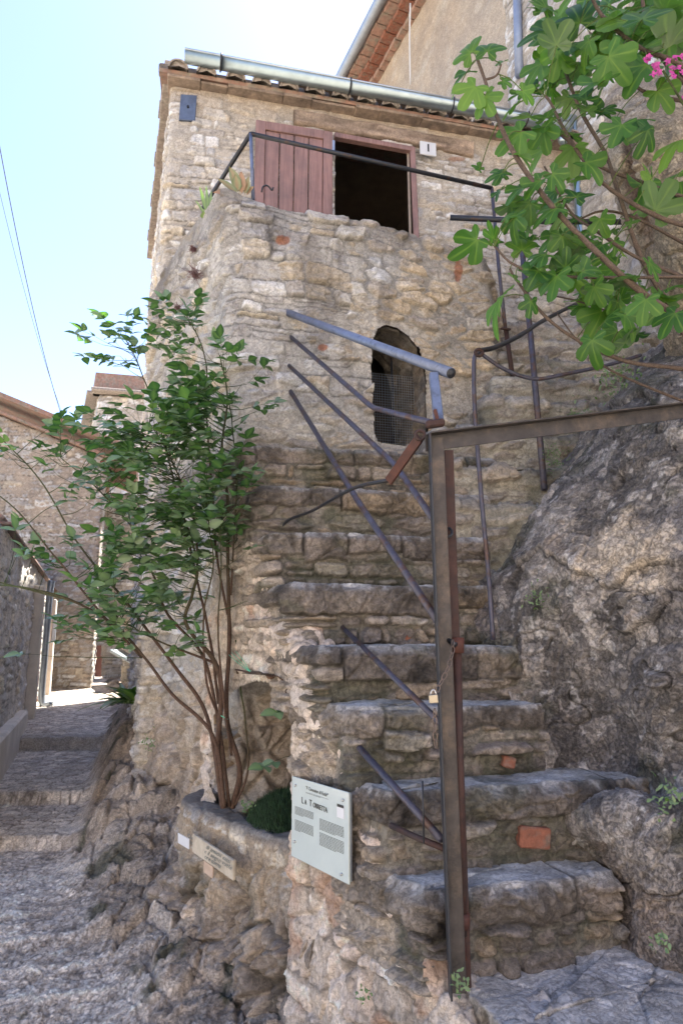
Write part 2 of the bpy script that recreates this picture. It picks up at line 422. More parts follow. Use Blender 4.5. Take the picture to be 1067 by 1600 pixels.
    masonry.f = st1*.6+(cid-.5)*.9-(1-sst(0, .10, c2-c1))*.5
    stone = (prot*(.25+1.0*r1*r1)+tilt)*dome-.012*(1-dome)+rough*2.2*face*dome+strata*dome
    mn = fbm(P*5, seed+50, 3)
    mo = prot*mort+.010*mn+.005*fbm(P*38, seed+55, 3, .6)
    msk = sst(-.002, .004, stone-mo)
    h = np.maximum(stone, mo)*lift
    return h, msk, r1, r2, r3, face, mn
def stone_cols(msk, r1, r2, face, mn, pal, mortar, z=None):
    c = pal_pick(pal, r2)*(0.82+.36*r1[..., None])
    c = c*(1+.22*face[..., None]+.20*masonry.f[..., None])
    mo = np.asarray(mortar)*(1+.22*mn[..., None])
    o = mo*(1-msk[..., None])+c*msk[..., None]
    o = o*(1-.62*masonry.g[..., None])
    return np.clip(o, .01, .8)
def finish(name, P, h, col, mat, parent=None, keep=None):
    N = grid_normals(P)
    V = P+N*np.asarray(h)[..., None]
    return link(name, raw_mesh(V.reshape(-1, 3), grid_faces(P.shape[0], P.shape[1], keep), col.reshape(-1, 3)), mat, parent), V

def rockh(P, seed=1, amp=1.0, scale=1.0, crack=1.0, block=1.0):
    """craggy rock displacement in metres and masks"""
    p = P*scale
    a = fbm(p*1.3, seed, 4)*.10
    wp = p+.12*np.stack([vn(p*2.2, seed+60), vn(p*2.2, seed+61), vn(p*2.2, seed+62)], -1)
    F1, F2, ID = vor(wp*3.0, seed+5)
    blocks = (ID-.5)*.050*block*sst(0, .14, F2-F1)
    e = F2-F1
    b = fbm(p*5.5, seed+20, 4, .55, True)*.028
    G1, G2, J = vor((p+.05*fbm(p*9, seed+70, 2)[..., None])*9.5, seed+9)
    c = (J-.5)*.022*sst(0, .2, G2-G1)
    f = fbm(p*30, seed+31, 4, .6, True)*.0075
    h = (a+blocks+b+c+f-crack*.03*(1-sst(0, .07, e))-crack*.008*(1-sst(0, .10, G2-G1)))*amp
    return h, e, ID, J, b, f
def rock_cols(P, e, ID, J, b, f, pal, patch=None, seed=3):
    n = fbm(P*3, seed, 4); m = fbm(P*12, seed+4, 4)
    c = pal_pick(pal, np.clip(.5+.55*n+.25*(J-.5), 0, .999))*(1+.5*m[..., None])
    c = c*(.8+.4*J[..., None])
    if patch is not None:
        k = sst(.12, .3, fbm(P*1.9, seed+8, 4)+.25*(ID-.5)+.25*m)
        c = mix(c, patch*(1+.4*m[..., None]), k)
    w = sst(.34, .5, fbm(P*26, seed+13, 4)+.12*n)
    c = mix(c, (.46, .44, .42), w*.55)
    return np.clip(c, .01, .8)
def moss(c, P, amt, thr=.15, seed=77):
    k = sst(thr, thr+.2, fbm(P*4.5, seed, 4))*amt
    return mix(c, (.035, .045, .018), k)

def tube(pts, rad, n=8, close=True):
    pts = np.asarray(pts, float); k = len(pts)
    rad = np.broadcast_to(np.asarray(rad, float), (k,))
    T = np.gradient(pts, axis=0); T /= np.linalg.norm(T, axis=1, keepdims=True)+1e-9
    up = np.array([0, 0, 1.]) if abs(T[0][2]) < .9 else np.array([1., 0, 0])
    a = np.cross(T[0], up); a /= np.linalg.norm(a); V = []
    for i in range(k):
        a = a-T[i]*a.dot(T[i]); a /= np.linalg.norm(a)+1e-9
        b = np.cross(T[i], a)
        th = np.arange(n)*2*np.pi/n
        V.append(pts[i]+rad[i]*(np.cos(th)[:, None]*a+np.sin(th)[:, None]*b))
    V = np.concatenate(V); Q = []
    for i in range(k-1):
        for j in range(n):
            j2 = (j+1) % n
            Q.append((i*n+j, i*n+j2, (i+1)*n+j2, (i+1)*n+j))
    T_ = []
    if close:
        V = np.concatenate([V, [pts[0]], [pts[-1]]]); c0 = k*n; c1 = c0+1
        for j in range(n):
            j2 = (j+1) % n
            T_.append((c0, j2, j)); T_.append((c1, (k-1)*n+j, (k-1)*n+j2))
    return V, np.array(Q), np.array(T_) if T_ else np.zeros((0, 3), int)
class MB:
    """collects primitives into one mesh"""
    def __init__(s): s.V = []; s.F = {3: [], 4: []}; s.C = []; s.n = 0
    def add(s, V, *Fs, col=None):
        V = np.asarray(V, float)
        for f in Fs:
            f = np.asarray(f)
            if len(f): s.F[f.shape[1]].append(f+s.n)
        s.V.append(V); s.C.append(np.broadcast_to(np.asarray(col if col is not None else (.5, .5, .5), float), (len(V), 3)).copy())
        s.n += len(V); return s
    def tube(s, pts, rad, n=8, col=None, close=True):
        V, Q, T = tube(pts, rad, n, close); return s.add(V, Q, T, col=col)
    def box(s, c, ax, ay, az, bev=0.0):
        """c centre, ax/ay/az half-extent vectors; bevelled edges when bev > 0"""
        c, ax, ay, az = (np.asarray(v, float) for v in (c, ax, ay, az))
        if bev <= 0:
            V = [c+i*ax+j*ay+k*az for i in (-1, 1) for j in (-1, 1) for k in (-1, 1)]
            Q = [(0, 1, 3, 2), (4, 6, 7, 5), (0, 4, 5, 1), (2, 3, 7, 6), (0, 2, 6, 4), (1, 5, 7, 3)]
            return s.add(V, Q)
        bm_V = []; 
        L = [np.linalg.norm(a) for a in (ax, ay, az)]; U = [ax/L[0], ay/L[1], az/L[2]]
        b = min(bev, min(L)*.45)
        idx = {}
        for i in (-1, 1):
            for j in (-1, 1):
                for k in (-1, 1):
                    p = c+i*ax+j*ay+k*az; sg = (i, j, k)
                    for f in range(3):
                        q = p.copy()
                        for g in range(3):
                            if g != f: q = q-sg[g]*b*U[g]
                        idx[(i, j, k, f)] = len(bm_V); bm_V.append(q)
        Q = []; T = []
        for f in range(3):
            for sgn in (-1, 1):
                o = [g for g in range(3) if g != f]; loop = []
                for a, b_ in ((-1, -1), (1, -1), (1, 1), (-1, 1)):
                    t = [0, 0, 0]; t[f] = sgn; t[o[0]] = a; t[o[1]] = b_
                    loop.append(idx[(t[0], t[1], t[2], f)])
                flip = (sgn > 0) == (f == 1)
                Q.append(tuple(loop[::-1]) if flip else tuple(loop))
        for e in range(3):
            o = [g for g in range(3) if g != e]
            for a in (-1, 1):
                for b_ in (-1, 1):
                    t0 = [0, 0, 0]; t0[o[0]] = a; t0[o[1]] = b_; t1 = list(t0); t0[e] = -1; t1[e] = 1
                    q = [idx[(*t0, o[0])], idx[(*t1, o[0])], idx[(*t1, o[1])], idx[(*t0, o[1])]]
                    Q.append(tuple(q) if (a*b_ > 0) == (e != 1) else tuple(q[::-1]))
        for i in (-1, 1):
            for j in (-1, 1):
                for k in (-1, 1):
                    t = [idx[(i, j, k, f)] for f in range(3)]
                    T.append(tuple(t) if i*j*k > 0 else tuple(t[::-1]))
        return s.add(bm_V, Q, T)
    def bar(s, p, q, w, h, upv=(0, 0, 1), bev=0.0):
        p, q = np.asarray(p, float), np.asarray(q, float); d = (q-p)/2; c = (p+q)/2
        t = d/np.linalg.norm(d); a = np.cross(t, upv); a /= np.linalg.norm(a); b = np.cross(a, t)
        return s.box(c, d, a*w/2, b*h/2, bev)
    def build(s, name, mat, parent=None, smooth=False, col=False):
        F = [np.concatenate(s.F[k]) for k in (3, 4) if s.F[k]]
        me = raw_mesh(np.concatenate(s.V), F, np.concatenate(s.C), smooth)
        return link(name, me, mat, parent)
def curve(pts, n=24):
    """Catmull-Rom through points"""
    p = np.asarray(pts, float); p = np.concatenate([[2*p[0]-p[1]], p, [2*p[-1]-p[-2]]]); out = []
    m = len(p)-3; per = max(2, n//m)
    for i in range(m):
        a, b, c, d = p[i:i+4]
        for k in range(per):
            t = k/per
            out.append(.5*((2*b)+(-a+c)*t+(2*a-5*b+4*c-d)*t*t+(-a+3*b-3*c+d)*t**3))
    out.append(p[-2]); return np.array(out)

def proj(P):
    P = np.asarray(P); x = P[..., 0]; y = P[..., 1]; z = P[..., 2]-CAMZ
    d = y*CP+z*SP; u = (z*CP-y*SP)/d
    return 533.5+F*x/d, 800-F*u
def inpoly(px, py, poly):
    poly = np.asarray(poly, float); r = np.zeros(px.shape, bool); j = len(poly)-1
    for i in range(len(poly)):
        xi, yi = poly[i]; xj, yj = poly[j]
        with np.errstate(divide='ignore', invalid='ignore'):
            c = ((yi > py) != (yj > py)) & (px < (xj-xi)*(py-yi)/(yj-yi)+xi)
        r ^= c; j = i
    return r
def jamb(name, loop, direc, depth, mat, parent, pal, ds=.012, seed=5, amp=1.0, start=-.012):
    """rough reveal of an opening: the loop swept inwards"""
    lp = np.asarray(loop+[loop[0]], float); n = max(12, int(arclen(lp)[-1]/ds))
    A = resample(lp, n); m = max(3, int(depth/ds)); d = np.asarray(direc, float); d /= np.linalg.norm(d)
    t = np.linspace(start, depth, m)
    P = A[:, None, :]+t[None, :, None]*d
    h, e, ID, J, b, f = rockh(P*1.0, seed, .55*amp, 1.6)
    f1, f2, idd = vor(P*np.array([9, 9, 15.]), seed+3)
    h = h*sst(-.02, .05, t)[None, :]+(idd-.5)*.02*amp
    h[-1] = h[0]
    col = pal_pick(pal, idd)*(1+.8*f1[..., None]-.3)
    return finish(name, P, h, np.clip(col, .01, .7), mat, parent)[0]

# ================================================================== GROUND
base = MB(); base.add([(-400, -400, -.6), (400, -400, -.6), (400, 400, -.6), (-400, 400, -.6)], [(0, 1, 2, 3)], col=(.50, .45, .37))
o = base.build('ground', M['ground']); tag(o, kind='structure')
WL = np.array([(1.0, 1.05), (2.2, .34), (3.10, -.20), (3.5, -.52), (3.85, -.80), (4.1, -.93), (4.45, -1.12), (5.1, -1.45), (8.3, -2.45), (14, -4.5), (19, -6.2)])
ZP = np.array([(1.0, -.35), (2.2, -.13), (3.2, .0), (3.9, .11), (4.9, .22), (4.93, .30), (5.64, .33), (5.67, .42), (7.44, .46), (7.47, .585), (14, .70), (19, .74)])
def ground():
    Y = 1.5*np.exp(np.arange(0, 860)*.0029); a = np.linspace(-.80, .30, 500)
    A, YY = np.meshgrid(a, Y, indexing='ij'); X = A*YY
    P0 = np.stack([X, YY, X*0], -1)
    n1 = fbm(P0*1.1, 3, 3)
    xw = np.interp(YY, WL[:, 0], WL[:, 1])
    d = xw-X+.10*fbm(P0*3, 8, 3)
    yy = YY+.08*n1*sst(7.3, 6, YY)+.004*fbm(P0*7, 4, 2)
    z = np.interp(yy, ZP[:, 0], ZP[:, 1])
    H = np.interp(YY, [2, 3, 4, 5, 6, 8, 9.5, 19], [.0, .02, .08, .24, .42, .30, .0, .0])
    wd = np.interp(YY, [2, 3.3, 4.5, 6, 9, 19], [.6, .75, .62, .42, .3, .2])
    out = 1-sst(.02, 1, d/wd)
    out = np.maximum(out, 0)
    rock_zone = np.maximum(sst(.0, .3, out), sst(5.0, 4.4, YY+.5*n1))
    # paving: irregular cobbles in wobbly courses
    Q = np.stack([X*1.0+.36*YY*0, YY, X*0], -1)
    pv = np.stack([X*9.0+.8*fbm(P0*3, 21, 2), YY*13.0], -1)
    f1, f2, pid = vor2(pv, 31, .8); e = f2-f1
    pav = (sst(0, .22, e)*.010+(pid-.5)*.010)
    pvz = np.maximum(sst(6.1, 7.0, YY), sst(.1, .3, fbm(P0*1.2, 51, 3)+.12)*sst(4.7, 5.1, YY))*(1-sst(0, .25, out))
    Pz = np.stack([X, YY, z+out*H], -1)
    h, er, ID, J, b, f = rockh(Pz, 13, 1., 1.15)
    # small packed shards of the worn bedrock
    g1, g2, gid = vor2(np.stack([X*24+1.8*fbm(P0*6, 61, 3), YY*36+1.6*fbm(P0*7, 62, 3)], -1), 33, .95)
    sh = (sst(0, .25, g2-g1)*.006+(gid-.5)*.013+.010*fbm(P0*np.array([16, 26, 1.]), 73, 3, .6, True))*(1-pvz)
    # long ridges across the near bedrock
    rid = fbm(np.stack([X*1.4+.5*YY, YY*4.2-1.0*X, X*0], -1), 71, 5, .5, True)
    hz = h*(.15+.75*sst(0, .5, out))+rid*.020*sst(5.2, 4.0, YY)*(1-pvz)+sh*.65
    big1, big2, bid = vor(Pz*np.array([4.5, 4.5, 4.5]), 91)
    hz = hz+(bid-.35)*.08*sst(.15, .5, out)*sst(0, .2, big2-big1)-.03*sst(.15, .5, out)*(1-sst(0, .12, big2-big1))
    z = z+out*H+hz*(1-pvz)+(pav+.006*n1)*pvz
    P = np.stack([X, YY, z], -1)
    cr = rock_cols(Pz, er, ID, J, b, f, np.array([(.30, .285, .275), (.36, .34, .325), (.25, .235, .225), (.40, .38, .36)]), None, 5)
    cr = mix(cr, (.58, .57, .56), sst(.15, .75, gid+.4*fbm(P0*2, 9, 3))*sst(.1, .35, g2-g1)*.60*(1-sst(.1, .4, out)))
    cr = mix(cr, (.60, .59, .58), sst(.2, .6, rid)*.6*sst(5.2, 4.0, YY))
    cr = mix(cr, (.11, .095, .08), (1-sst(0, .12, g2-g1))*.5*(1-sst(.2, .5, out)))
    cr = mix(cr, (.15, .125, .10), (.35+.45*sst(-.1, .4, fbm(P0*3.3, 19, 3)))*sst(.12, .4, out))
    cp = pal_pick(np.array([(.36, .335, .30), (.41, .385, .35), (.32, .29, .26), (.45, .42, .38)]), pid)*(1+.3*fbm(P0*9, 41, 3)[..., None])
    cp = mix(cp, (.17, .145, .12), 1-sst(.02, .16, e))
    cr = np.clip(cr*np.array((1.6, 1.50, 1.36)), .02, .8); cp = np.clip(cp*np.array((1.62, 1.60, 1.58)), .02, .85)
    c = mix(cr, cp, pvz)
    low = sst(.10, -.12, rid)*sst(5.2, 4.2, YY)
    c = moss(c, P0, np.clip(low*.9+sst(.1, .3, out)*.75*(1-sst(.75, .95, out)), 0, .8)*(1-pvz), .12)
    # kerb stones of the far step
    k = sst(7.36, 7.40, yy)*sst(7.72, 7.68, yy)*pvz
    c = mix(c, (.42, .39, .35), k*.9)
    V = P
    me = raw_mesh(V.reshape(-1, 3), grid_faces(*P.shape[:2]), c.reshape(-1, 3))
    o = link('alley_path', me, M['ground']); tag(o, kind='structure')
    return P
GP = ground()
def ground_z(x, y):
    Y = GP[0, :, 1]; j = int(np.clip(np.searchsorted(Y, y), 0, len(Y)-1)); i = int(np.clip(np.searchsorted(GP[:, j, 0], x), 0, GP.shape[0]-1))
    return float(GP[i, j, 2])

# ================================================================== STONE TOWER
tower = thing('stone_tower', 'rubble stone tower in the centre with an arched niche window and walled terrace', 'tower', (-.6, 3.9, 0))
WIN = [(580, 556), (582, 532), (589, 517), (601, 512), (618, 516), (634, 527), (648, 545), (657, 567), (662, 595), (662, 625), (665, 655), (664, 682), (652, 697), (615, 696), (590, 691), (583, 675), (584, 655), (580, 632), (581, 605), (578, 580)]
def tower_wall():
    lo = [(-1.50, 5.45), (-.59, 3.86), (1.17, 4.42), (1.5, 5.6)]; hi = [(-1.60, 5.25), (-.77, 3.90), (.97, 4.42), (1.35, 5.5)]
    ztop = lambda X, Y: 4.43-.09*np.clip(X+.77, 0, 2)+.03*np.sin(X*5)
    P, s, v = wall_grid(lo, hi, 2.6, 4.42, [(-.10, -.1), (-.04, .6), (0, 1.2), (0, ztop), (.30, ztop), (.30, 4.0)], .0078, .075)
    X, Z = P[..., 0], P[..., 2]
    h, msk, r1, r2, r3, face, mn = masonry(s, v, 5, prot=.046, mort=.36, ch=(.05, .13), L=(.10, .34), warp=.10, rough=.007, rub=.6)
    warm = sst(-.1, .5, X+.5*mn)[..., None]
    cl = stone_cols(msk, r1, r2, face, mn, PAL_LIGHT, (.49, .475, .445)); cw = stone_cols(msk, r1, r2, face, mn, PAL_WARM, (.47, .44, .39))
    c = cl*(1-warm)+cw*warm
    big = fbm(P*1.3, 91, 3)
    h = h*(1-.65*sst(.16, .02, np.abs(Z-4.42)))
    h = h+.03*big+.035*fbm(P*4, 92, 3)*sst(.3, 0, np.abs(X+.7))
    # base of the tower: bare rough rock, plastered over in places
    rh, e, ID, J, b, f = rockh(P, 44, .9, 1.1)
    k = sst(1.35, 1.05, Z+.3*big)
    h = h*(1-k)+rh*1.1*k
    T1, T2, TID = vor(P*np.array([2.4, 2.4, 2.8])+.3*fbm(P*3, 97, 2)[..., None], 99)
    h = h+k*((TID-.3)*.09*sst(0, .2, T2-T1)-.03*(1-sst(0, .1, T2-T1)))
    cr = rock_cols(P, e, ID, J, b, f, np.array([(.40, .34, .28), (.45, .385, .32), (.35, .30, .245)]), np.array((.50, .44, .37)), 8)
    c = mix(c, cr, k)
    # black lichen on the coping and damp staining at the foot of the front wall
    n2 = fbm(P*np.array([7, 7, 1.3]), 17, 4); n3 = fbm(P*3, 18, 3)
    st = sst(.42, .0, (4.42-Z)+.35*n2)*.85
    c = mix(c, (.085, .075, .068), np.clip(st*(.55+.6*n3), 0, .9))
    st2 = sst(.16, -.05, np.abs(Z-2.68)+.12*n3)*sst(.1, -.3, X)*.75
    c = mix(c, (.10, .085, .07), np.clip(st2, 0, .85))
    c = mix(c, (.12, .10, .085), sst(.2, .5, n2+.4*n3)*.45*sst(2.9, 3.8, Z))
    # a few terracotta scraps pushed into the mortar
    px, py = proj(P)
    for (x0, y0, rx, ry) in ((502, 546, 8, 6), (442, 378, 10, 7), (712, 428, 6, 16), (905, 10, 1, 1)):
        q = sst(1.15, .85, np.hypot((px-x0)/rx, (py-y0)/ry)+.25*n2)
        c = mix(c, (.36, .15, .085), q*.85)
    keep = ~inpoly(px, py, WIN)
    o, V = finish('rubble_wall', P, h, c, M['wall'], tower, keep)
tower_wall()
wl = [on(x, y, TOWER) for x, y in WIN]
jamb('window_reveal', wl, (-.50, 1, .05), .42, M['wall'], tower, PAL_WARM*.42, seed=9, amp=.7)  # wall stone palette darkened to paint shade into the reveal
# dark room behind the niche window
rm = MB(); c0 = on(620, 600, TOWER)+np.array([-.24, .86, .02])
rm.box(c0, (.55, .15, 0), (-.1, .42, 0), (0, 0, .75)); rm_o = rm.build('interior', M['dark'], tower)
# open its front face: faces looking at the camera are removed
import bmesh
bm = bmesh.new(); bm.from_mesh(rm_o.data); bm.normal_update(); bm.faces.ensure_lookup_table()
f = min(bm.faces, key=lambda f: f.calc_center_median().y); bmesh.ops.delete(bm, geom=[f], context='FACES_ONLY'); bm.to_mesh(rm_o.data); bm.free()
# rough right cheek inside the niche and the wire grille
gr = MB(); g0 = on(574, 600, TOWER, -.13); g1 = on(664, 600, TOWER, -.13); gx = g1-g0; gx[2] = 0
zb, zt = on(600, 700, TOWER, -.13)[2], on(600, 585, TOWER, -.13)[2]
nw = 24
for i in range(nw+1):
    p = g0+gx*i/nw; gr.tube([(p[0], p[1], zb), (p[0]+.004*math.sin(i), p[1], zt)], .0012, 4)
nh = int((zt-zb)/(np.linalg.norm(gx)/nw))
for j in range(nh+1):
    z = zb+(zt-zb)*j/nh
    gr.tube([(g0[0], g0[1], z), (g0[0]+gx[0], g0[1]+gx[1], z+.004)], .0012, 4)
o = gr.build('wire_grille', M['zincdull'], tower)
g2 = MB(); g2.tube([on(611, 560, TOWER, -.14), on(617, 698, TOWER, -.14)], .007, 8); g2.build('grille_bar', M['iron'], tower, True)

# ================================================================== HOUSE BEHIND THE TERRACE
house = thing('stone_house', 'rubble stone house with brown door shutter and metal gutter behind the terrace', 'house', (-1.5, 5.3, .3))
DOOR = [(524, 214), (645, 236), (652, 372), (640, 420), (524, 400)]
def house_wall():
    pl = [(-2.55, 8.5), (-1.5, 5.3), (2.43, 6.18)]
    ZE = 6.47
    P, s, v = wall_grid(pl, pl, .2, ZE, [(0, .2), (0, ZE), (.45, ZE+.15)], .0115, .045)
    X, Z = P[..., 0], P[..., 2]
    h, msk, r1, r2, r3, face, mn = masonry(s, v, 15, prot=.036, mort=.38, ch=(.05, .12), L=(.10, .30), warp=.07, rub=.5)
    c = stone_cols(msk, r1, r2, face, mn, PAL_LIGHT*1.08, (.50, .46, .40))
    n2 = fbm(P*np.array([5, 5, 1.5]), 27, 4)
    pl_ = sst(6.05, 6.5, Z+.25*n2)          # rendered band under the eave
    h = h*(1-.7*pl_)+.014*pl_; c = mix(c, np.array((.40, .33, .25))*(1+.2*n2[..., None]), pl_*.8)
    px, py = proj(P)
    for (x0, y0, rx, ry) in ((930, 325, 20, 5), (712, 250, 14, 4)):
        c = mix(c, (.36, .2, .13), sst(1.1, .8, np.hypot((px-x0)/rx, (py-y0)/ry))*.7)
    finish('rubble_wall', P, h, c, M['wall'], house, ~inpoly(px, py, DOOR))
house_wall()
hp = lambda x, y, off=0: on(x, y, HOUSE, off)
hx = np.array([1, .224, 0])/math.hypot(1, .224); hn = np.array([.224, -1, 0])/math.hypot(1, .224); hz = np.array([0, 0, 1.])
# room behind the door
r2 = MB(); cc = hp(585, 300)-hn*1.3
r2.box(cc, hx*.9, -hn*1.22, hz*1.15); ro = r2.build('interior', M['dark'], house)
bm = bmesh.new(); bm.from_mesh(ro.data); f = min(bm.faces, key=lambda f: f.calc_center_median().dot(Vector(-hn))); bmesh.ops.delete(bm, geom=[f], context='FACES_ONLY'); bm.to_mesh(ro.data); bm.free()
tb = hp(522, 212); te = hp(648, 236); zc = (tb[2]+te[2])/2
# eave ledge of flat stones
b = MB(); rr = random.Random(3); s0 = -.05; p0 = np.array([-1.5, 5.3, 6.465])
while s0 < 4.0:
    w = rr.uniform(.22, .5); c = p0+hx*(s0+w/2)+hn*(.01+rr.uniform(-.015, .02))
    b.box(c+hz*rr.uniform(-.006, .006), hx*(w/2-.001), hn*(.115+rr.uniform(-.012, .012)), hz*(.014+rr.uniform(-.003, .004)), .006); s0 += w
b.build('eave_ledge', M['ledge'], house)
b = MB(); b.box(np.array([-1.5, 5.3, 6.515])+hx*1.98+hn*.0, hx*1.99, hn*.075, hz*.036, .006)
mj = random.Random(2)
for i in range(17): b.box(np.array([-1.5, 5.3, 6.565])+hx*(-.0675+i*.235)+hn*.045, hx*.062, hn*.05, hz*(.035+mj.uniform(-.01, .01)), .015); b.build('mortar_bed', M['tilegrey'], house)
# rough timber lintel, two visible lengths
def beam(name, a, c_, hgt, seed, par, mat, dep=.10):
    n = 60; m = 28; t = np.linspace(0, 1, n); th = np.linspace(0, 2*np.pi, m)
    A = a[None]*(1-t[:, None])+c_[None]*t[:, None]
    cs = np.sign(np.cos(th))*np.abs(np.cos(th))**.5; sn = np.sign(np.sin(th))*np.abs(np.sin(th))**.5
    P = A[:, None, :]+cs[None, :, None]*hn*dep*.5+sn[None, :, None]*hz*hgt*.5
    ns = fbm(P*np.array([3, 3, 26.]), seed, 4); h = .012*ns+.012*fbm(P*5, seed+3, 3)
    h[:, -1] = h[:, 0]
    h = h+.010*fbm(P*np.array([4, 4, 50.]), seed+13, 3, .6, True)
    col = np.clip(np.array((.33, .255, .195))*(1+.9*ns[..., None]), .02, .6)
    col = mix(col, (.12, .08, .06), sst(.2, .5, fbm(P*np.array([6, 6, 40.]), seed+9, 3))*.6)
    N = grid_normals(P); V = P+N*h[..., None]
    V = np.concatenate([V.reshape(-1, 3), A[:1], A[-1:]]); q = grid_faces(n, m)
    k0, k1 = n*m, n*m+1
    T = [(k0, j+1, j) for j in range(m-1)]+[(k1, (n-1)*m+j, (n-1)*m+j+1) for j in range(m-1)]
    cc_ = np.concatenate([col.reshape(-1, 3), [[.2, .13, .09]]*2])
    return link(name, raw_mesh(V, [np.array(T), q], cc_), mat, par)
beam('lintel_beam', hp(458, 186, -.005), hp(736, 238, -.005), .15, 4, house, M['bark'], .12)
# door frame and shutter
door = MB()
a, c_ = hp(522, 213, .03), hp(647, 236, .03)
door.bar(a, c_, .06, .05, bev=.004)
door.bar(hp(644, 236, .03), hp(652, 420, .03), .06, .05, upv=(1, 0, 0), bev=.004)
door.build('door_frame', M['wood'], house)
b = MB(); b.bar(hp(637, 236, .0), hp(642, 420, .0), .03, .02, upv=(1, 0, 0)); b.build('jamb_board', M['woodedge'], house)
def shutter():
    b = MB(); TL, TR, BL, BR = (400, 189), (519, 211), (402, 420), (523, 445)
    par = MB()
    A, B_ = hp(*TL, .10), hp(*TR, .10); A2 = A.copy(); 
    w = np.linalg.norm((B_-A)[:2]); H = 1.75
    zt = A[2]; z0 = zt-H
    def pt(u, z, off): return np.array([A[0], A[1], 0])+hx*u+hn*off+hz*z
    fw = .085
    for (u0, u1, za, zb_) in ((0, fw, z0, zt), (w-fw, w, z0, zt), (fw, w-fw, zt-.085, zt), (fw, w-fw, z0, z0+.1)):
        par.box(pt((u0+u1)/2, (za+zb_)/2, 0), hx*(u1-u0)/2*.999, hn*.022, hz*(zb_-za)/2, .004)
    f_ = par.build('shutter_frame', M['wood'], house)
    tag(f_, 'dusty mauve brown shutter frame')
    n = 4; iw = (w-2*fw)
    for k in range(n):
        b = MB(); u = fw+iw*(k+.5)/n
        b.box(pt(u, (z0+.1+zt-.085)/2, -.008+.002*(k % 2)), hx*(iw/n/2-.0045), hn*.010, hz*(H-.185)/2, .003)
        b.build('shutter_board', M['wood'], house)
    # hinges on the opening side
    h_ = MB(); h_.box(pt(w+.008, zt-.15, 0), hx*.012, hn*.03, hz*.06, .003)
    h_.build('hinge', M['steel'], house)
shutter()
# cover plate at the top left
pl_ = MB(); A, B_, C_, D_ = hp(283, 148, .03), hp(308, 150, .03), hp(305, 191, .03), hp(280, 188, .03)
c = (A+B_+C_+D_)/4
pl_.box(c, (B_-A)/2, hn*.012, (A-D_)/2, .003); po = pl_.build('cover_plate', M['plate'], house)
k_ = MB(); k_.tube([c+hn*.012, c+hn*.03], .010, 8); k_.build('bolt', M['iron'], po)
# roof
rf = MB()
E0 = np.array([-1.5, 5.3, 6.50])-hx*.12+hn*.13
up = -hn*math.cos(R(17))+hz*math.sin(R(17)); ln = 3.3
Wd = 4.05
rf.box(E0+hx*Wd/2+up*(ln/2+.0)+hz*-.004, hx*Wd/2, up*ln/2, np.cross(hx, up)*.016)
roof = rf.build('roof', M['tile'], house)
# rows of curved cover tiles, ends in view under the gutter
tl = MB(); tj = random.Random(8)
k = 0; u = .17
def half_tile(mb, a, d, side, nrm, r0, r1, L, th=.014, n=9):
    for (sg) in (1,):
        V = []; an = np.linspace(0, np.pi, n)
        for (t, r) in ((0, r0), (L, r1)):
            for rr_ in (r, r-th):
                for x in an: V.append(a+d*t+side*np.cos(x)*rr_+nrm*np.sin(x)*rr_*.85)
        Q = []
        o_ = lambda i, l, x: (i*2+l)*n+x
        for x in range(n-1):
            Q.append((o_(0, 0, x), o_(1, 0, x), o_(1, 0, x+1), o_(0, 0, x+1)))
            Q.append((o_(0, 1, x), o_(0, 1, x+1), o_(1, 1, x+1), o_(1, 1, x)))
            Q.append((o_(0, 0, x), o_(0, 0, x+1), o_(0, 1, x+1), o_(0, 1, x)))
            Q.append((o_(1, 0, x), o_(1, 1, x), o_(1, 1, x+1), o_(1, 0, x+1)))
        mb.add(V, Q)
rn = np.cross(hx, up)
while u < Wd-.05:
    for row in range(8):
        half_tile(tl, E0+hx*(u+tj.uniform(-.012, .012))+up*(-.05-tj.uniform(0, .02)+row*.40)+rn*(.005+.006*(row % 2)), up, hx, rn, .088, .076, .44)
    # mortar plug in the mouth of the eave tile
    c = E0+hx*u+up*(-.03)+rn*.02
    c = c-up*.012-rn*.012
    V = [c-up*.01+rn*.02]+[c+up*tj.uniform(-.012, .012)+hx*math.cos(x)*.073+rn*math.sin(x)*.06 for x in np.linspace(0, math.pi, 9)]
    tl.add(V, [(0, i, i+1) for i in range(1, 9)])
    u += .235+tj.uniform(-.01, .01)
tl.build('cover_tiles', M['tilegrey'], roof)
# verge tiles lining the left edge of the roof
vt = MB(); sd_ = np.array([-.33, 1, 0])/math.hypot(.33, 1); sn_ = np.array([-1, -.33, 0])/math.hypot(.33, 1)
for i in range(13):
    c = np.array([-1.5, 5.3, 6.60])+sd_*(.05+i*.245)+sn_*.05+hz*(.0)
    vt.box(c+hz*(.015*(i % 2)), sd_*.135, sn_*.04, hz*.012+sd_*.0, .004)
    vt.box(c+hz*.05, sd_*.12+hz*.008, sn_*(.038+.008*(i % 3)), hz*.015, .005)
    vt.box(c-hz*.04+sn_*.0, sd_*.122, sn_*.04, hz*.018-sd_*.01, .005)
vt.build('verge_tiles', M['tilegrey'], roof)
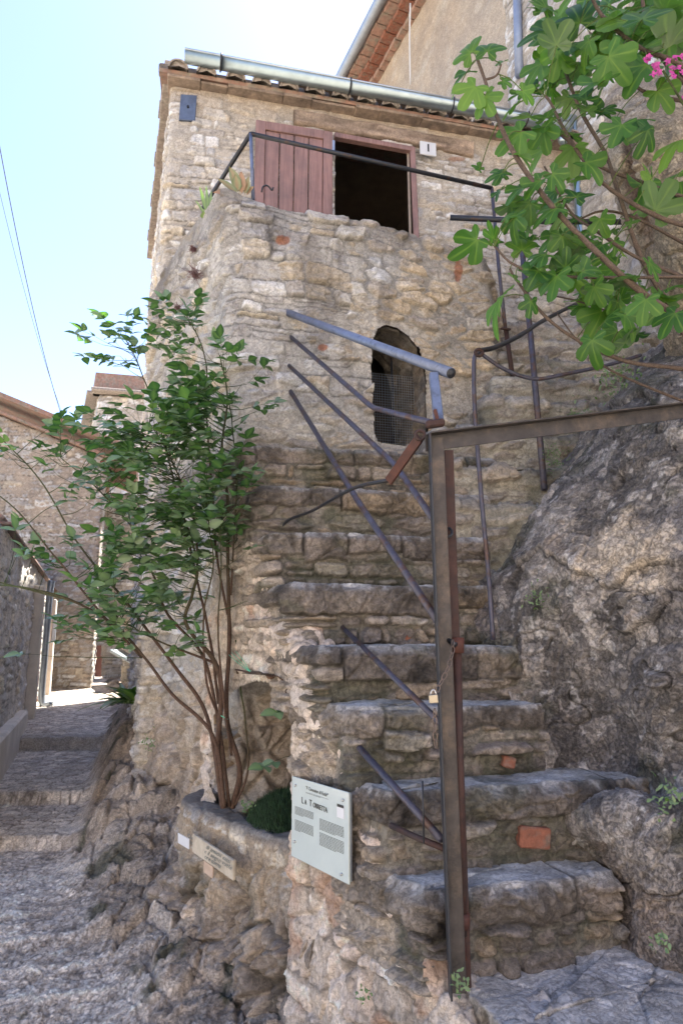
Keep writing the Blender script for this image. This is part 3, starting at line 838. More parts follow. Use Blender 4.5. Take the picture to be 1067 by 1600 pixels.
# gutter
def gutter_mesh(mb, A, B_, r, nrm, th=.003, n=14):
    d = B_-A; d /= np.linalg.norm(d); V = []; an = np.linspace(0, -np.pi, n)
    for p in (A, B_):
        for rr_ in (r, r-th):
            for x in an: V.append(p+nrm*np.cos(x)*rr_+hz*np.sin(x)*rr_)
    o_ = lambda i, l, x: (i*2+l)*n+x; Q = []
    for x in range(n-1):
        Q += [(o_(0, 0, x), o_(1, 0, x), o_(1, 0, x+1), o_(0, 0, x+1)), (o_(0, 1, x), o_(0, 1, x+1), o_(1, 1, x+1), o_(1, 1, x)), (o_(0, 0, x), o_(0, 0, x+1), o_(0, 1, x+1), o_(0, 1, x))]
    mb.add(V, Q)
def plane_line(px, py, off): return on(px, py, HOUSE, off)
gA = plane_line(289, 86, .23); gB = plane_line(883, 192, .23); gB[2] = gA[2]-.03
gm = MB(); gutter_mesh(gm, gA, gB, .068, hn); g_o = gm.build('gutter', M['zinc'], house, True)
gm = MB(); gm.tube([gA+hn*.070, gB+hn*.070], .009, 8); gm.build('gutter_bead', M['zincdull'], g_o, True)
for px in (332, 503, 664, 800):
    t = (px-289)/(883-289); t = t*(1+.18*(1-t)) ; p = gA*(1-t)+gB*t
    gm = MB(); an = np.linspace(.25, -math.pi-.1, 16)
    gm.tube([p+hn*math.cos(x)*.075+hz*math.sin(x)*.075 for x in an], .008, 6)
    gm.build('gutter_bracket', M['iron'], g_o, True)
dp = MB(); d0 = gB+np.array([-.05, .0, -.10])
dp.tube(curve([d0, d0+np.array([.02, 0, -.06]), hp(893, 185, .12), hp(897, 215, .08), hp(905, 345, .08), hp(915, 520, .08)], 40), .042, 14)
dp.build('downspout', M['zinc'], house, True)
# house number plate
np_o = thing('house_number_plate', 'small white house number plate reading 1 right of the upper door', 'number plate', hp(670, 231))
b = MB(); c = (hp(656, 219, .105)+hp(683, 242, .105))/2
b.box(c-hn*.02, hx*.08, hn*.010, hz*.07, .004); b.build('plate', M['white'], np_o)
def text(body, loc, right, upv, size, mat, parent, name='lettering', sx=1.0, extr=.0006, align='CENTER', shear=0, bold=0):
    cu = bpy.data.curves.new(name, 'FONT'); cu.body = body; cu.size = size; cu.align_x = align; cu.align_y = 'CENTER'
    cu.extrude = extr; cu.shear = shear; cu.offset = bold
    o = bpy.data.objects.new(name, cu); sc.collection.objects.link(o); cu.materials.append(mat)
    r = Vector(right).normalized(); u = Vector(upv).normalized(); n = r.cross(u)
    from mathutils import Matrix
    mt = Matrix(((r.x*sx, u.x, n.x, loc[0]), (r.y*sx, u.y, n.y, loc[1]), (r.z*sx, u.z, n.z, loc[2]), (0, 0, 0, 1)))
    off = Vector((0, 0, 0)); p = parent
    while p is not None: off += p.location; p = p.parent
    o.parent = parent; o.matrix_basis = Matrix.Translation(-off) @ mt
    return o
text('1', c-hn*.009, hx, hz, .11, M['black'], np_o, 'numeral', bold=.003)

# ================================================================== STAIRCASE
stair = thing('stone_staircase', 'steep flight of worn dark stone steps rising from the patio to the tower foot', 'staircase', (.3, 2.5, .5))
ZK = [0.60, .825, 1.085, 1.345, 1.565, 1.84, 2.107, 2.372, 2.64]
YK = [2.32, 2.50, 2.69, 2.91, 3.20, 3.40, 3.58, 3.76]
ENDPX = [965, 1035, 845, 805, 785, 760, 760, 770]
for k in range(1, 9):
    z1, z0 = ZK[k], ZK[k-1]-.05
    Y0 = YK[k-1]; t = (Y0-2.5+.2*(.157-.27))/1.12
    cx, cy = .157-.6*t, 2.5+t
    if k == 8: cx, cy = cx-.02, cy
    # right end from the photo column at this riser's depth
    x, y, zz = ray(ENDPX[k-1], 800-F*math.tan(math.atan2(z1-CAMZ, Y0)-PITCH)); T = (Y0-.2*.27)/(y-.2*x)
    ex = x*T; ey = Y0+.2*(ex-.27)
    ov = .015
    pl = [(cx-.6*.42-ov, cy+.42-ov), (cx-ov, cy-ov), ((cx+ex)/2, (cy+ey)/2-.02), (ex, ey)]
    if k in (1, 2): pl = pl[:-1]+[(ex-.14, ey-.02), (ex, ey+.02)]
    P, s, v = wall_grid(pl, pl, z0, z1, [(0, z0), (.0, z1), (.36, z1+.012)], .0062, .022)
    rg = np.random.default_rng(100+k)
    h, msk, r1, r2, r3, face, mn = masonry(s, v, 200+k, prot=.050, mort=.22, ch=(.035, .085), L=(.07, .24), warp=.03, rough=.006)
    sm, e = 1, 0
    # slab course
    bounds = np.cumsum(rg.uniform(.2, .75, 12))-.1
    wv = s+.02*fbm(np.stack([s*4, v*6, s*0], -1), 300+k, 3)
    si = np.searchsorted(bounds, wv); b0 = np.concatenate([[-.5], bounds, [99]])
    ds_ = np.minimum(wv-b0[si], b0[si+1]-wv)
    th_ = .075+.065*hs(si, k, 5); thn = th_+.022*fbm(np.stack([s*9, v*0, s*0+k], -1), 310+k, 3)
    dl = v-(z1-thn)                       # height above slab underside
    P3 = np.stack([s, v, s*0+k], -1)
    dd = np.minimum(ds_, dl)+.006*fbm(P3*24, 320+k, 3)
    tread = sst(z1-.012, z1+.03, v)
    rgh = fbm(P3*9, 330+k, 4); rgf = fbm(P3*38, 340+k, 3)
    rk, re, rID, rJ, rb, rf_ = rockh(P3*np.array([1, 1, 1.]), 380+k, .42, 2.2)
    slab_h = (.022+.018*(hs(si, k, 7)-.35)+.012*rgh+.006*rgf+rk*1.0)*(1-tread)+(.004+.010*rgh+.003*rgf+.010*(hs(si, k, 8)-.5))*tread
    sl = sst(0, .012, dd)
    inslab = sst(-.004, .004, dl)
    h2 = (h-.004)*(1-inslab)+(slab_h*sl+(.004)*(1-sl))*inslab
    h2 = h2*(1-.6*sst(.03, .0, np.abs(v-z1)))
    h2 = h2-.022*sst(.02, 0, np.abs(v-z1))*np.maximum(rgh-.12, 0)*2       # worn arris
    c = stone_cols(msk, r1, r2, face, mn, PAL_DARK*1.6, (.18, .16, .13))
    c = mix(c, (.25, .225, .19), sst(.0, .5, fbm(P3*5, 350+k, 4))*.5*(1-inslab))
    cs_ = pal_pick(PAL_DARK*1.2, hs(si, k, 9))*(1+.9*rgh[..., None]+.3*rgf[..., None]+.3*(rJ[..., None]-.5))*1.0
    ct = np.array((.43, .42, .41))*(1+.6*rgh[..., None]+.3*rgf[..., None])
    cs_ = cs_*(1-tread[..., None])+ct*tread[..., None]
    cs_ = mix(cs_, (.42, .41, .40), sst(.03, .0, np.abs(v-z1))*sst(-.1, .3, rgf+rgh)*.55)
    c = mix(c, cs_, inslab)
    c = mix(c, (.05, .045, .038), (1-sl)*inslab*.8)  # slab joints darkened: shade between stones painted in along with grime
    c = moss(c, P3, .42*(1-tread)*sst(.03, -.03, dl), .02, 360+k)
    c = moss(c, P3, .35, .2, 370+k)
    # plastered, paler left flank
    flank = sst(.40, .33, s)*(1-tread)*(1-inslab*.75)
    c = mix(c, np.array((.36, .30, .24))*(1+.35*rgh[..., None]), flank*.8)
    if k > 4: c = c*1.12
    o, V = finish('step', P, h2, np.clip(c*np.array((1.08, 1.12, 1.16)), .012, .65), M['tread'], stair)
# terracotta tiles set in the risers
def brickpiece(px, py, w, hgt, Yd, name='terracotta_block', ang=0, parent=stair, off=.022):
    c = on(px, py, (.27, Yd, 1, .2)); d = np.array([1, .2, 0])/math.hypot(1, .2); n = np.array([.2, -1, 0])/math.hypot(1, .2)
    b = MB(); up_ = hz*math.cos(ang)+d*math.sin(ang); dd = d*math.cos(ang)-hz*math.sin(ang)
    b.box(c+n*(off-.02), dd*w/2, n*.03, up_*hgt/2, .006); return b.build(name, M['brick'], parent)
brickpiece(825, 1303, .115, .070, YK[1], ang=.12, off=.048)
brickpiece(787, 1188, .050, .042, YK[2], ang=.25, off=.045)
brickpiece(632, 996, .045, .035, YK[4])

# flank of the stair with the sign: rough plastered rubble, top follows the steps
def flank():
    lo = [(-.72, 3.93), (-.60, 3.75), (.157, 2.5), (.37, 2.13), (.62, 2.22)]
    def zt(X, Y):
        z = np.interp(Y, [2.1, 2.28, 2.36, 2.50, 2.56, 2.69, 2.76, 2.91, 3.0, 3.20, 3.40, 3.58, 3.76, 4.1], [.52, .60, .76, .78, 1.03, 1.05, 1.28, 1.30, 1.50, 1.76, 2.02, 2.28, 2.52, 2.6])
        return z-.02
    P, s, v = wall_grid(lo, lo, -.4, 2.6, [(-.05, -.4), (0, .5), (0, zt), (.5, zt)], .0072, .07)
    px, py = proj(P)
    h, msk, r1, r2, r3, face, mn = masonry(s, v, 25, prot=.040, mort=.62, ch=(.07, .17), L=(.12, .34), warp=.12, rough=.006, relief=.7)
    rh, e, ID, J, b, f = rockh(P, 54, .8, 1.7)
    pl_ = sst(-.15, .3, fbm(P*2.2, 66, 3))
    h = h*(.55+.45*(1-pl_))+rh*.55
    c = stone_cols(msk, r1, r2, face, mn, np.array([(.44, .38, .33), (.50, .44, .39), (.40, .34, .29), (.47, .39, .32), (.36, .32, .29), (.52, .44, .39)]), (.43, .375, .32))
    c = c*(1+.5*f[..., None]/.0055*.3+1.0*fbm(P*7, 67, 4)[..., None]*.45)
    n = fbm(P*2.3, 68, 4); n2 = fbm(P*9, 69, 4)
    Zf = P[..., 2]
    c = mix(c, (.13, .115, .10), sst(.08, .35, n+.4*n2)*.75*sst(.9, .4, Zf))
    c = mix(c, (.12, .10, .085), sst(.05, .3, n2+.3*n)*.5*sst(2.75, 2.95, P[..., 1])*sst(2.1, 2.4, Zf))
    c = mix(c, (.54, .50, .46), sst(.05, .55, n2-.3*n)*.45)
    c = mix(c, (.36, .20, .12), sst(.3, .42, fbm(P*3.6, 70, 3))*.5)
    nich = [(368, 1085), (385, 1074), (410, 1066), (435, 1070), (455, 1082), (465, 1100), (466, 1150), (464, 1320), (462, 1720), (200, 1720), (300, 1290), (345, 1250), (345, 1120)]
    keep = ~(inpoly(px, py, nich) & (P[..., 1] > 3.06))
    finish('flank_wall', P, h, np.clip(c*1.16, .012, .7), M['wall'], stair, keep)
flank()
# niche under the stair: rock back, small dark void above it
def niche():
    pl = [(-.66, 3.90), (-.45, 3.98), (-.12, 4.02), (-.02, 3.6), (-.12, 3.15), (-.16, 3.08)]
    P, s, v = wall_grid(pl, pl, .5, 1.5, [(-.02, .5), (.02, 1.08), (.34, 1.12), (.36, 1.42), (-.35, 1.46)], .009, .10)
    rh, e, ID, J, b, f = rockh(P, 74, 1.0, 1.3)
    c = rock_cols(P, e, ID, J, b, f, np.array([(.40, .31, .22), (.44, .35, .25), (.36, .28, .20)]), None, 8)
    up_ = sst(1.12, 1.18, P[..., 2])
    h2, msk, r1, r2, r3, face, mn = masonry(s, v, 79, prot=.03, mort=.3, ch=(.05, .09), L=(.08, .2))
    c2 = stone_cols(msk, r1, r2, face, mn, np.array([(.17, .085, .055), (.19, .13, .08), (.13, .09, .065)]), (.16, .12, .085))
    finish('niche_rock', P, rh*(1-up_)*.6+h2*up_, mix(c, c2, up_), M['wall'], stair)
niche()

# second flight, turning right behind the tower corner
fl = thing('upper_stair_flight', 'upper flight of irregular stone steps turning right between tower and rock', 'staircase', (1.0, 3.8, 2.0))
LED = [(.58, 3.60, 1.55, 2.30, 1.3), (.58, 3.72, 1.62, 2.55, 1.9), (.52, 3.88, 1.7, 2.80, 2.3), (.90, 4.02, 1.9, 3.04, 2.6), (1.0, 4.24, 2.2, 3.28, 2.9), (1.12, 4.48, 2.5, 3.52, 3.1), (1.2, 4.74, 2.9, 3.78, 3.3), (1.2, 5.0, 3.2, 4.02, 3.5)]
for i, (xa, ya, xb, z1, z0) in enumerate(LED):
    sl_ = .16
    pl = [(xa-.02, ya+.5), (xa, ya), (xb, ya+sl_*(xb-xa))]
    P, s, v = wall_grid(pl, pl, z0, z1, [(0, z0), (0, z1), (.5, z1+.01)], .0085, .05)
    h, msk, r1, r2, r3, face, mn = masonry(s, v-.10*(s), 400+i, prot=.042, mort=.34, ch=(.05, .12), L=(.12, .36), warp=.10, rub=.7)
    c = stone_cols(msk, r1, r2, face, mn, np.array([(.30, .275, .25), (.35, .32, .285), (.26, .24, .22), (.40, .37, .33), (.31, .27, .225)]), (.42, .40, .35))
    c = moss(c, P, .38, .15, 410+i)
    t_ = sst(z1-.02, z1+.03, v)
    c = mix(c, (.24, .235, .225), t_*.7)
    finish('step', P, h+.03*fbm(P*2, 5, 2)+.018*sst(z1-.12, z1-.08, v)*(1-t_), c, M['wall'], fl)

# ================================================================== ROCK FACE ON THE RIGHT
def ctrl_sheet(rows, nu, nv):
    """rows of (px, py, Y) control points -> smooth dense grid of places, columns left to right, rows bottom to top"""
    C = np.array([[at(*p) for p in r] for r in rows])[::-1]       # bottom row first
    C = np.transpose(C, (1, 0, 2))
    def ups(A, n):                                               # Catmull-Rom along axis 0
        m = len(A); t = np.linspace(0, m-1, n); i = np.clip(np.floor(t).astype(int), 0, m-2); f = (t-i)[:, None, None]
        B = np.concatenate([2*A[:1]-A[1:2], A, 2*A[-1:]-A[-2:-1]])
        a, b_, c_, d = B[i], B[i+1], B[i+2], B[i+3]
        return .5*((2*b_)+(-a+c_)*f+(2*a-5*b_+4*c_-d)*f*f+(-a+3*b_-3*c_+d)*f**3)
    G = ups(C, nu); G = np.transpose(ups(np.transpose(G, (1, 0, 2)), nv), (1, 0, 2))
    return G
def rock_face():
    rows = [
     [(895, 700, 4.9), (960, 610, 4.8), (1030, 540, 4.8), (1130, 500, 4.7), (1330, 450, 4.6)],
     [(862, 745, 4.05), (930, 665, 3.95), (1005, 595, 3.8), (1090, 555, 3.7), (1330, 500, 3.5)],
     [(850, 775, 3.60), (905, 712, 3.45), (985, 640, 3.25), (1080, 600, 3.1), (1330, 590, 2.8)],
     [(805, 850, 3.50), (880, 800, 3.15), (965, 760, 2.95), (1070, 740, 2.75), (1330, 740, 2.4)],
     [(748, 940, 3.36), (830, 900, 3.05), (925, 890, 2.80), (1050, 880, 2.52), (1330, 880, 2.2)],
     [(752, 1000, 3.14), (840, 1005, 2.98), (925, 1010, 2.80), (1045, 1010, 2.45), (1330, 1010, 2.1)],
     [(792, 1085, 2.98), (862, 1110, 2.95), (940, 1120, 2.86), (1045, 1110, 2.50), (1330, 1110, 2.1)],
     [(835, 1200, 2.84), (890, 1195, 2.86), (955, 1190, 2.84), (1045, 1190, 2.58), (1330, 1190, 2.15)],
     [(850, 1262, 2.72), (915, 1242, 2.70), (985, 1238, 2.66), (1070, 1235, 2.50), (1330, 1235, 2.1)],
     [(868, 1292, 2.66), (922, 1272, 2.54), (990, 1262, 2.42), (1072, 1262, 2.30), (1330, 1262, 1.98)],
     [(915, 1345, 2.68), (945, 1335, 2.56), (992, 1330, 2.42), (1070, 1330, 2.28), (1330, 1330, 1.96)],
     [(935, 1420, 2.68), (960, 1415, 2.58), (992, 1410, 2.46), (1070, 1410, 2.30), (1330, 1410, 1.98)],
     [(935, 1475, 2.64), (962, 1475, 2.54), (995, 1475, 2.44), (1070, 1475, 2.30), (1330, 1475, 1.98)],
     [(935, 1600, 2.62), (962, 1600, 2.52), (995, 1600, 2.42), (1070, 1600, 2.28), (1330, 1600, 1.96)]]
    P = ctrl_sheet(rows, 330, 620)
    h, e, ID, J, b, f = rockh(P, 64, .68, 1.0, .4, .4)
    k = sst(700, 900, proj(P)[0])
    n = fbm(P*2.0, 65, 4)
    pal = np.array([(.125, .113, .105), (.15, .135, .122), (.105, .095, .088), (.185, .167, .15), (.145, .123, .104)])
    px, py = proj(P)
    c = rock_cols(P, e, ID, J, b, f, pal*1.25, None, 31)
    # ochre, freshly broken patches towards the right
    m = fbm(P*10, 66, 4)
    oc = sst(.0, .28, n+.35*m+.25*(J-.5)+.55*(np.exp(-((px-985)/95)**2-((py-880)/150)**2)-.45)+.5*(ID-.5))
    c = mix(c, np.array((.42, .35, .265))*(1+.55*m[..., None]), oc*.65)
    c = np.clip(c*np.array((1.50, 1.53, 1.58)), .02, .7)
    wv = sst(.22, .4, fbm(P*np.array([11, 11, 5.]), 67, 4)+.25*n)*sst(1230, 1260, py)
    c = mix(c, (.38, .37, .37), wv*.6)
    c = mix(c, (.16, .115, .085), sst(.1, .4, fbm(P*1.6, 68, 3))*.5)
    c = moss(c, P, .5, .22, 69)
    # keep the foot of the sheet calm where it meets steps
    ck = vn(P*np.array([3.1, 3.1, 1.9])+.5*fbm(P*4, 89, 3)[..., None], 90); ck2 = vn(P*np.array([1.2, 1.2, 4.2])+.4*fbm(P*5, 93, 3)[..., None], 94)
    cl_ = np.minimum(np.abs(ck), np.abs(ck2)+.01)
    crk = 1-sst(.0, .035, cl_)
    c = mix(c, (.035, .03, .026), crk*.7)
    h = h*1.05+.035*fbm(P*np.array([2.2, 2.2, 2.2]), 88, 3)-.022*crk+.018*np.sign(ck)*sst(0, .08, np.abs(ck))+.5*f
    finish_o, V = finish('rock_face', P, h, c, M['rock'])
    tag(finish_o, kind='structure')
rock_face()
# patio slab in front of the first step
def patio():
    pl = [(.33, 2.40), (.37, 2.22), (.44, 2.02), (.62, 1.86), (.80, 1.74), (1.1, 1.52), (2.2, 1.2)]
    P, s, v = wall_grid(pl, pl, .1, .56, [(.0, -.1), (0, .585), (.5, .61), (1.0, .62)], .0072, .05)
    h, e, ID, J, b, f = rockh(P, 84, .55, 1.3)
    top = sst(.54, .60, v)
    f1, f2, pid = vor2(np.stack([P[..., 0]*3.2, P[..., 1]*3.6], -1)+.15*fbm(P*3, 85, 3)[..., None], 86)
    jn = 1-sst(0, .045, f2-f1)
    h = h*(1-.72*top)-.008*jn*top
    n = fbm(P*4, 87, 4); m = fbm(P*22, 88, 3)
    c = rock_cols(P, e, ID, J, b, f, PAL_DARK*1.0, None, 12)
    ct = np.array((.52, .50, .485))*(1+.5*n[..., None]+.4*m[..., None])*(.8+.5*pid[..., None])
    ct = mix(ct, (.36, .355, .35), sst(.15, .45, n+.4*m)*.6); ct = mix(ct, (.06, .055, .05), jn*.4)
    c = mix(c, ct, top); c = mix(c, (.36, .33, .28), sst(.2, .5, m+n)*(1-top)*.7)
    o, V = finish('patio', P, h, c, M['tread']); tag(o, kind='structure')
patio()

# ================================================================== PLANTER WALL UNDER THE ROSE
planter = thing('stone_planter', 'curved low stone planter wall holding the rose bush beside the sign', 'planter', (-.6, 3.4, .1))
def planter_wall():
    hi = [(-.70, 4.30), (-.86, 4.12), (-.885, 3.97), (-.80, 3.80), (-.52, 3.46), (-.30, 3.20), (-.05, 3.02)]
    lo = [(-.80, 4.35), (-.93, 4.12), (-.92, 3.92), (-.74, 3.68), (-.45, 3.35), (-.24, 3.13), (-.02, 2.98)]
    zt = lambda X, Y: .745+.03*sst(-.9, -1.3, X)
    P, s, v = wall_grid(lo, hi, -.1, .74, [(-.06, -.35), (-.02, .30), (0, zt), (.13, zt), (.14, .60)], .0075, .10)
    rh, e, ID, J, b, f = rockh(P, 94, 1.15, 1.25)
    h, msk, r1, r2, r3, face, mn = masonry(s, v, 95, prot=.035, mort=.6, ch=(.09, .2), L=(.12, .3), warp=.1)
    Z = P[..., 2]; k = sst(.62, .35, Z+.12*mn)
    top = sst(.70, .745, v)
    hh = h*(1-k)*.5+rh*(.35+.95*k)
    hh = hh*(1-.6*top)
    L1, L2, LID = vor(P*np.array([2.6, 2.6, 3.0])+.3*fbm(P*3, 97, 2)[..., None], 98)
    hh = hh+k*((LID-.4)*.075*sst(0, .18, L2-L1)-.035*(1-sst(0, .10, L2-L1)))
    c = rock_cols(P, e, ID, J, b, f, np.array([(.27, .23, .195), (.32, .27, .22), (.23, .20, .175), (.36, .31, .26)]), np.array((.40, .34, .27)), 9)
    cm = stone_cols(msk, r1, r2, face, mn, PAL_LIGHT*.85, (.33, .275, .21))
    c = c*k[..., None]+cm*(1-k[..., None])
    c = mix(c, (.155, .15, .15), top*.85)
    c = mix(c, (.05, .045, .035), k*(1-sst(0, .07, L2-L1))*.8)
    c = mix(c, (.12, .095, .075), sst(.1, .45, fbm(P*np.array([9, 9, 2.]), 99, 4))*.55*sst(.5, .72, Z)*(1-top))
    c = moss(c, P, .4*k, .15, 96)
    finish('planter_wall', P, hh, np.clip(c*1.12, .012, .65), M['wall'], planter)
planter_wall()
sb = MB()
n = 50; xs = np.linspace(-1.35, .0, n); ys = np.linspace(3.05, 4.7, n); XX, YY = np.meshgrid(xs, ys, indexing='ij')
ZZ = .66+.03*fbm(np.stack([XX*5, YY*5, XX*0], -1), 4, 3); inside = (XX-(-.30))*(-1)+0 < 9
P = np.stack([XX, YY, ZZ], -1)
front = np.interp(YY, [3.02, 3.2, 3.46, 3.80, 3.97, 4.12, 4.3], [-.05, -.30, -.52, -.80, -.885, -.86, -.3])
lk = XX > front+.06
link('soil', raw_mesh(P.reshape(-1, 3), grid_faces(n, n, lk), np.full((n*n, 3), .09)*np.array([1, .8, .6])), M['rock'], planter)

# ================================================================== TALL HOUSE UPPER RIGHT
tall = thing('tall_house', 'tall beige rendered house with red tiled eave rising at the upper right', 'house', (2.43, 6.18, 0))
TL_ = (2.43, 6.18, -.42, 1.0)
def tall_house():
    d = np.array([-.42, 1, 0])/math.hypot(.42, 1); n = np.array([-1, -.42, 0])/math.hypot(.42, 1)
    p = lambda Y, off=0: np.array([2.43-.42*(Y-6.18), Y, 0])+n*off
    # masonry part (near) and rendered part (far)
    a, b_, c_ = p(7.05)[:2], p(1.0)[:2], p(15.2)[:2]
    pl = [tuple(a-n[:2]*.5), tuple(a+n[:2]*.09), tuple(b_+n[:2]*.09)]
    P, s, v = wall_grid(pl, pl, .2, 11.3, [(0, .2), (0, 11.3), (.4, 11.3)], .024, .05)
    h, msk, r1, r2, r3, face, mn = masonry(s, v, 35, prot=.03, mort=.5, ch=(.06, .16), L=(.14, .4), warp=.08)
    c = stone_cols(msk, r1, r2, face, mn, PAL_LIGHT*1.1, (.46, .41, .34))
    finish('rubble_wall', P, h+.03*fbm(P*2, 4, 3), c, M['wall'], tall)
    pl = [tuple(c_), tuple(a)]
    P, s, v = wall_grid(pl, pl, .2, 11.3, [(0, .2), (0, 11.3), (.3, 11.3)], .05, .05)
    n1 = fbm(P*1.1, 5, 4); n2 = fbm(P*6, 6, 4)
    c = np.array((.43, .365, .285))*(1+.22*n1[..., None]+.15*n2[..., None])
    c = mix(c, (.40, .31, .22), sst(.1, .3, n1+.3*n2)*.5*sst(9.2, 10.5, v))
    c = mix(c, (.50, .46, .39), sst(.15, .35, n2-.4*n1)*.5)
    finish('rendered_wall', P, .02*n1+.012*n2, c, M['wall'], tall)
    # stone ledges near the top
    for (x0, y0, x1, y1, w, off) in ((806, -60, 811, 118, .10, .14),):
        b = MB(); b.tube([on(x0, y0, TL_, off), on(x1, y1, TL_, off)], w/2, 10)
        b.build('flue' if w > .12 else 'grey_pipe', M['render'] if w > .12 else M['pipe'], tall, True)
    # eave: red tile soffit, tile courses, gutter pipe and roof
    zE = 11.3
    L0, L1 = p(15.2), p(1.2)
    for (o0, o1, za, mt, nm) in ((0, .12, 11.28, 'tile', 'eave_course'), (0, .30, 11.36, 'brick', 'eave_tiles'), (0, .46, 11.46, 'tile', 'eave_course')):
        b = MB(); m = 70
        for i in range(m):
            q = L0+(L1-L0)*(i+.5)/m+n*(o0+o1)/2+hz*(za+.008*math.sin(i*2.3))
            b.box(q+n*.012*math.sin(i*1.7), (L1-L0)/m*.47, n*(o1-o0)/2, hz*.036, .008)
        b.build(nm, M[mt], tall)
    gm = MB(); gutter_mesh(gm, L0+n*.56+hz*11.50, L1+n*.56+hz*11.50, .09, n); gm.build('gutter', M['zincdull'], tall, True)
    b = MB(); rr_ = -n*math.cos(R(18))+hz*math.sin(R(18))
    b.box((L0+L1)/2+n*.5+hz*11.56+rr_*2.5, (L1-L0)/2, rr_*2.5, np.cross((L1-L0)/np.linalg.norm(L1-L0), rr_)*.04); b.build('roof', M['tile'], tall)
    b = MB(); b.tube(curve([on(641, 5, TL_, .3), on(640, 60, TL_, .2), on(641, 132, TL_, .05)], 10), .012, 6); b.build('eave_wire', M['white'], tall, True)
tall_house()

# ================================================================== ALLEY HOUSES ON THE LEFT
def simple_wall(name, parent, pl, z0, ztop, ds, seed, pal, mort, prof_back=.35, prot=.03, keep=None, ch=(.06, .14), L=(.14, .4), bright=1.0):
    P, s, v = wall_grid(pl, pl, z0, 6, [(0, z0), (0, ztop), (prof_back, ztop)], ds, .06)
    h, msk, r1, r2, r3, face, mn = masonry(s, v, seed, prot=prot, mort=.5, ch=ch, L=L, warp=.05)
    c = stone_cols(msk, r1, r2, face, mn, pal*bright, mort)
    kp = None
    if keep is not None:
        px, py = proj(P); kp = ~inpoly(px, py, keep)
    return finish(name, P, h, c, M['wall'], parent, kp)[0]
# gabled house facing us
gab = thing('gabled_house', 'stone house with sloping tiled verge at the left behind the rose', 'house', (-7, 13, 0))
zt = lambda X, Y: 5.97-(X+6.75)*.40
simple_wall('rubble_wall', gab, [(-9.5, 12.75), (-4.75, 13.3), (-6.0, 17)], .3, zt, .03, 61, PAL_LIGHT*.9, (.40, .34, .28))
b = MB()
for i in range(16):
    x = -9.5+i*.31; q = np.array([x, 12.75+(x+9.5)*.116, 5.99-(x+6.75)*.40]); e = np.array([.31, .036, -.124])
    b.box(q+e*.5-np.array([0, .06, -.04]), e*.52, (0, .16, 0), (.01, 0, .028), .010)
b.build('verge_tiles', M['tile'], gab)
b = MB(); b.box((-7.1, 14.7, 6.25), (2.5, .29, -1.0), (-.6, 2.0, 0), (.02, 0, .04)); b.build('roof', M['tile'], gab)
# square house further up
sqh = thing('square_house', 'pale square stone house standing highest in the background at left', 'house', (-7, 20, 0))
simple_wall('rubble_wall', sqh, [(-9.4, 24.5), (-7.45, 20), (-4.6, 20.7)], .3, 9.0, .045, 62, PAL_LIGHT*1.15, (.46, .42, .36), ch=(.10, .22), L=(.2, .6))
b = MB(); b.box((-6.1, 20.3, 9.1), (1.55, .38, 0), (-.08, .3, 0), (0, 0, .05), .02); b.box((-8.5, 22.2, 9.1), (.95, -2.2, 0), (.25, .1, 0), (0, 0, .05), .02); b.build('cornice', M['tilegrey'], sqh)
b = MB(); b.box((-6.6, 22.6, 9.5), (1.9, .45, 0), (-.8, 1.9, 0), (0, 0, .35)); b.build('roof', M['tile'], sqh)
lowh = thing('distant_house', 'distant low stone house under a tiled roof beside the square house', 'house', (-10, 22, 0))
simple_wall('rubble_wall', lowh, [(-13, 21), (-8.2, 22)], .3, 7.45, .06, 66, PAL_LIGHT, (.42, .38, .32))
b = MB()
for i in range(24):
    b.tube([(-13+i*.21, 20.9+i*.044, 7.5), (-13.1+i*.21, 22.5+i*.044, 8.0)], .10, 8)
b.build('roof_tiles', M['tilegrey'], lowh, True)
# house that closes the alley
endh = thing('alley_end_house', 'plain house closing the alley with a dark red door', 'house', (-5, 16, 0))
simple_wall('rubble_wall', endh, [(-6.35, 16.0), (-4.0, 16.7), (-3.2, 17.4)], .4, 5.1, .028, 63, PAL_LIGHT*1.12, (.46, .42, .36), keep=[(140, 1010), (158, 1010), (158, 1095), (140, 1095)])
b = MB(); q = at(148, 1045, 16.75); b.box((q[0], q[1], q[2]), (.17, .05, 0), (0, .03, 0), (0, 0, .75), .01); b.build('door', flat_mat('dark_red_door', (.07, .02, .018), .5), endh)
b = MB(); b.box(at(185, 745, 15.6), (.95, .28, -.22), (0, .35, .05), (0, 0, .035), .01); b.box(at(150, 760, 15.5), (.2, .06, 0), (0, .3, 0), (0, 0, .10), .01); b.build('eave', M['tile'], endh)
b = MB(); b.tube(curve([at(152, 770, 15.4), at(150, 830, 15.6), at(150, 990, 15.7)], 12), .04, 8); b.build('downpipe', M['white'], endh, True)
# low wall and stone passage on the right of the alley end
pas = thing('passage_wall', 'grey stone wall with a slanted metal shelter at the end of the alley', 'wall', (-3.6, 13.5, 0))
simple_wall('rubble_wall', pas, [(-4.55, 14.6), (-3.9, 13.3), (-2.6, 13.0)], .4, 2.2, .02, 64, PAL_LIGHT*.65, (.25, .23, .2))
b = MB(); b.box(at(205, 1030, 12.9), (.30, .0, -.16), (0, .3, 0), (.01, 0, .02), .004); b.build('shelter_sheet', M['zinc'], pas)
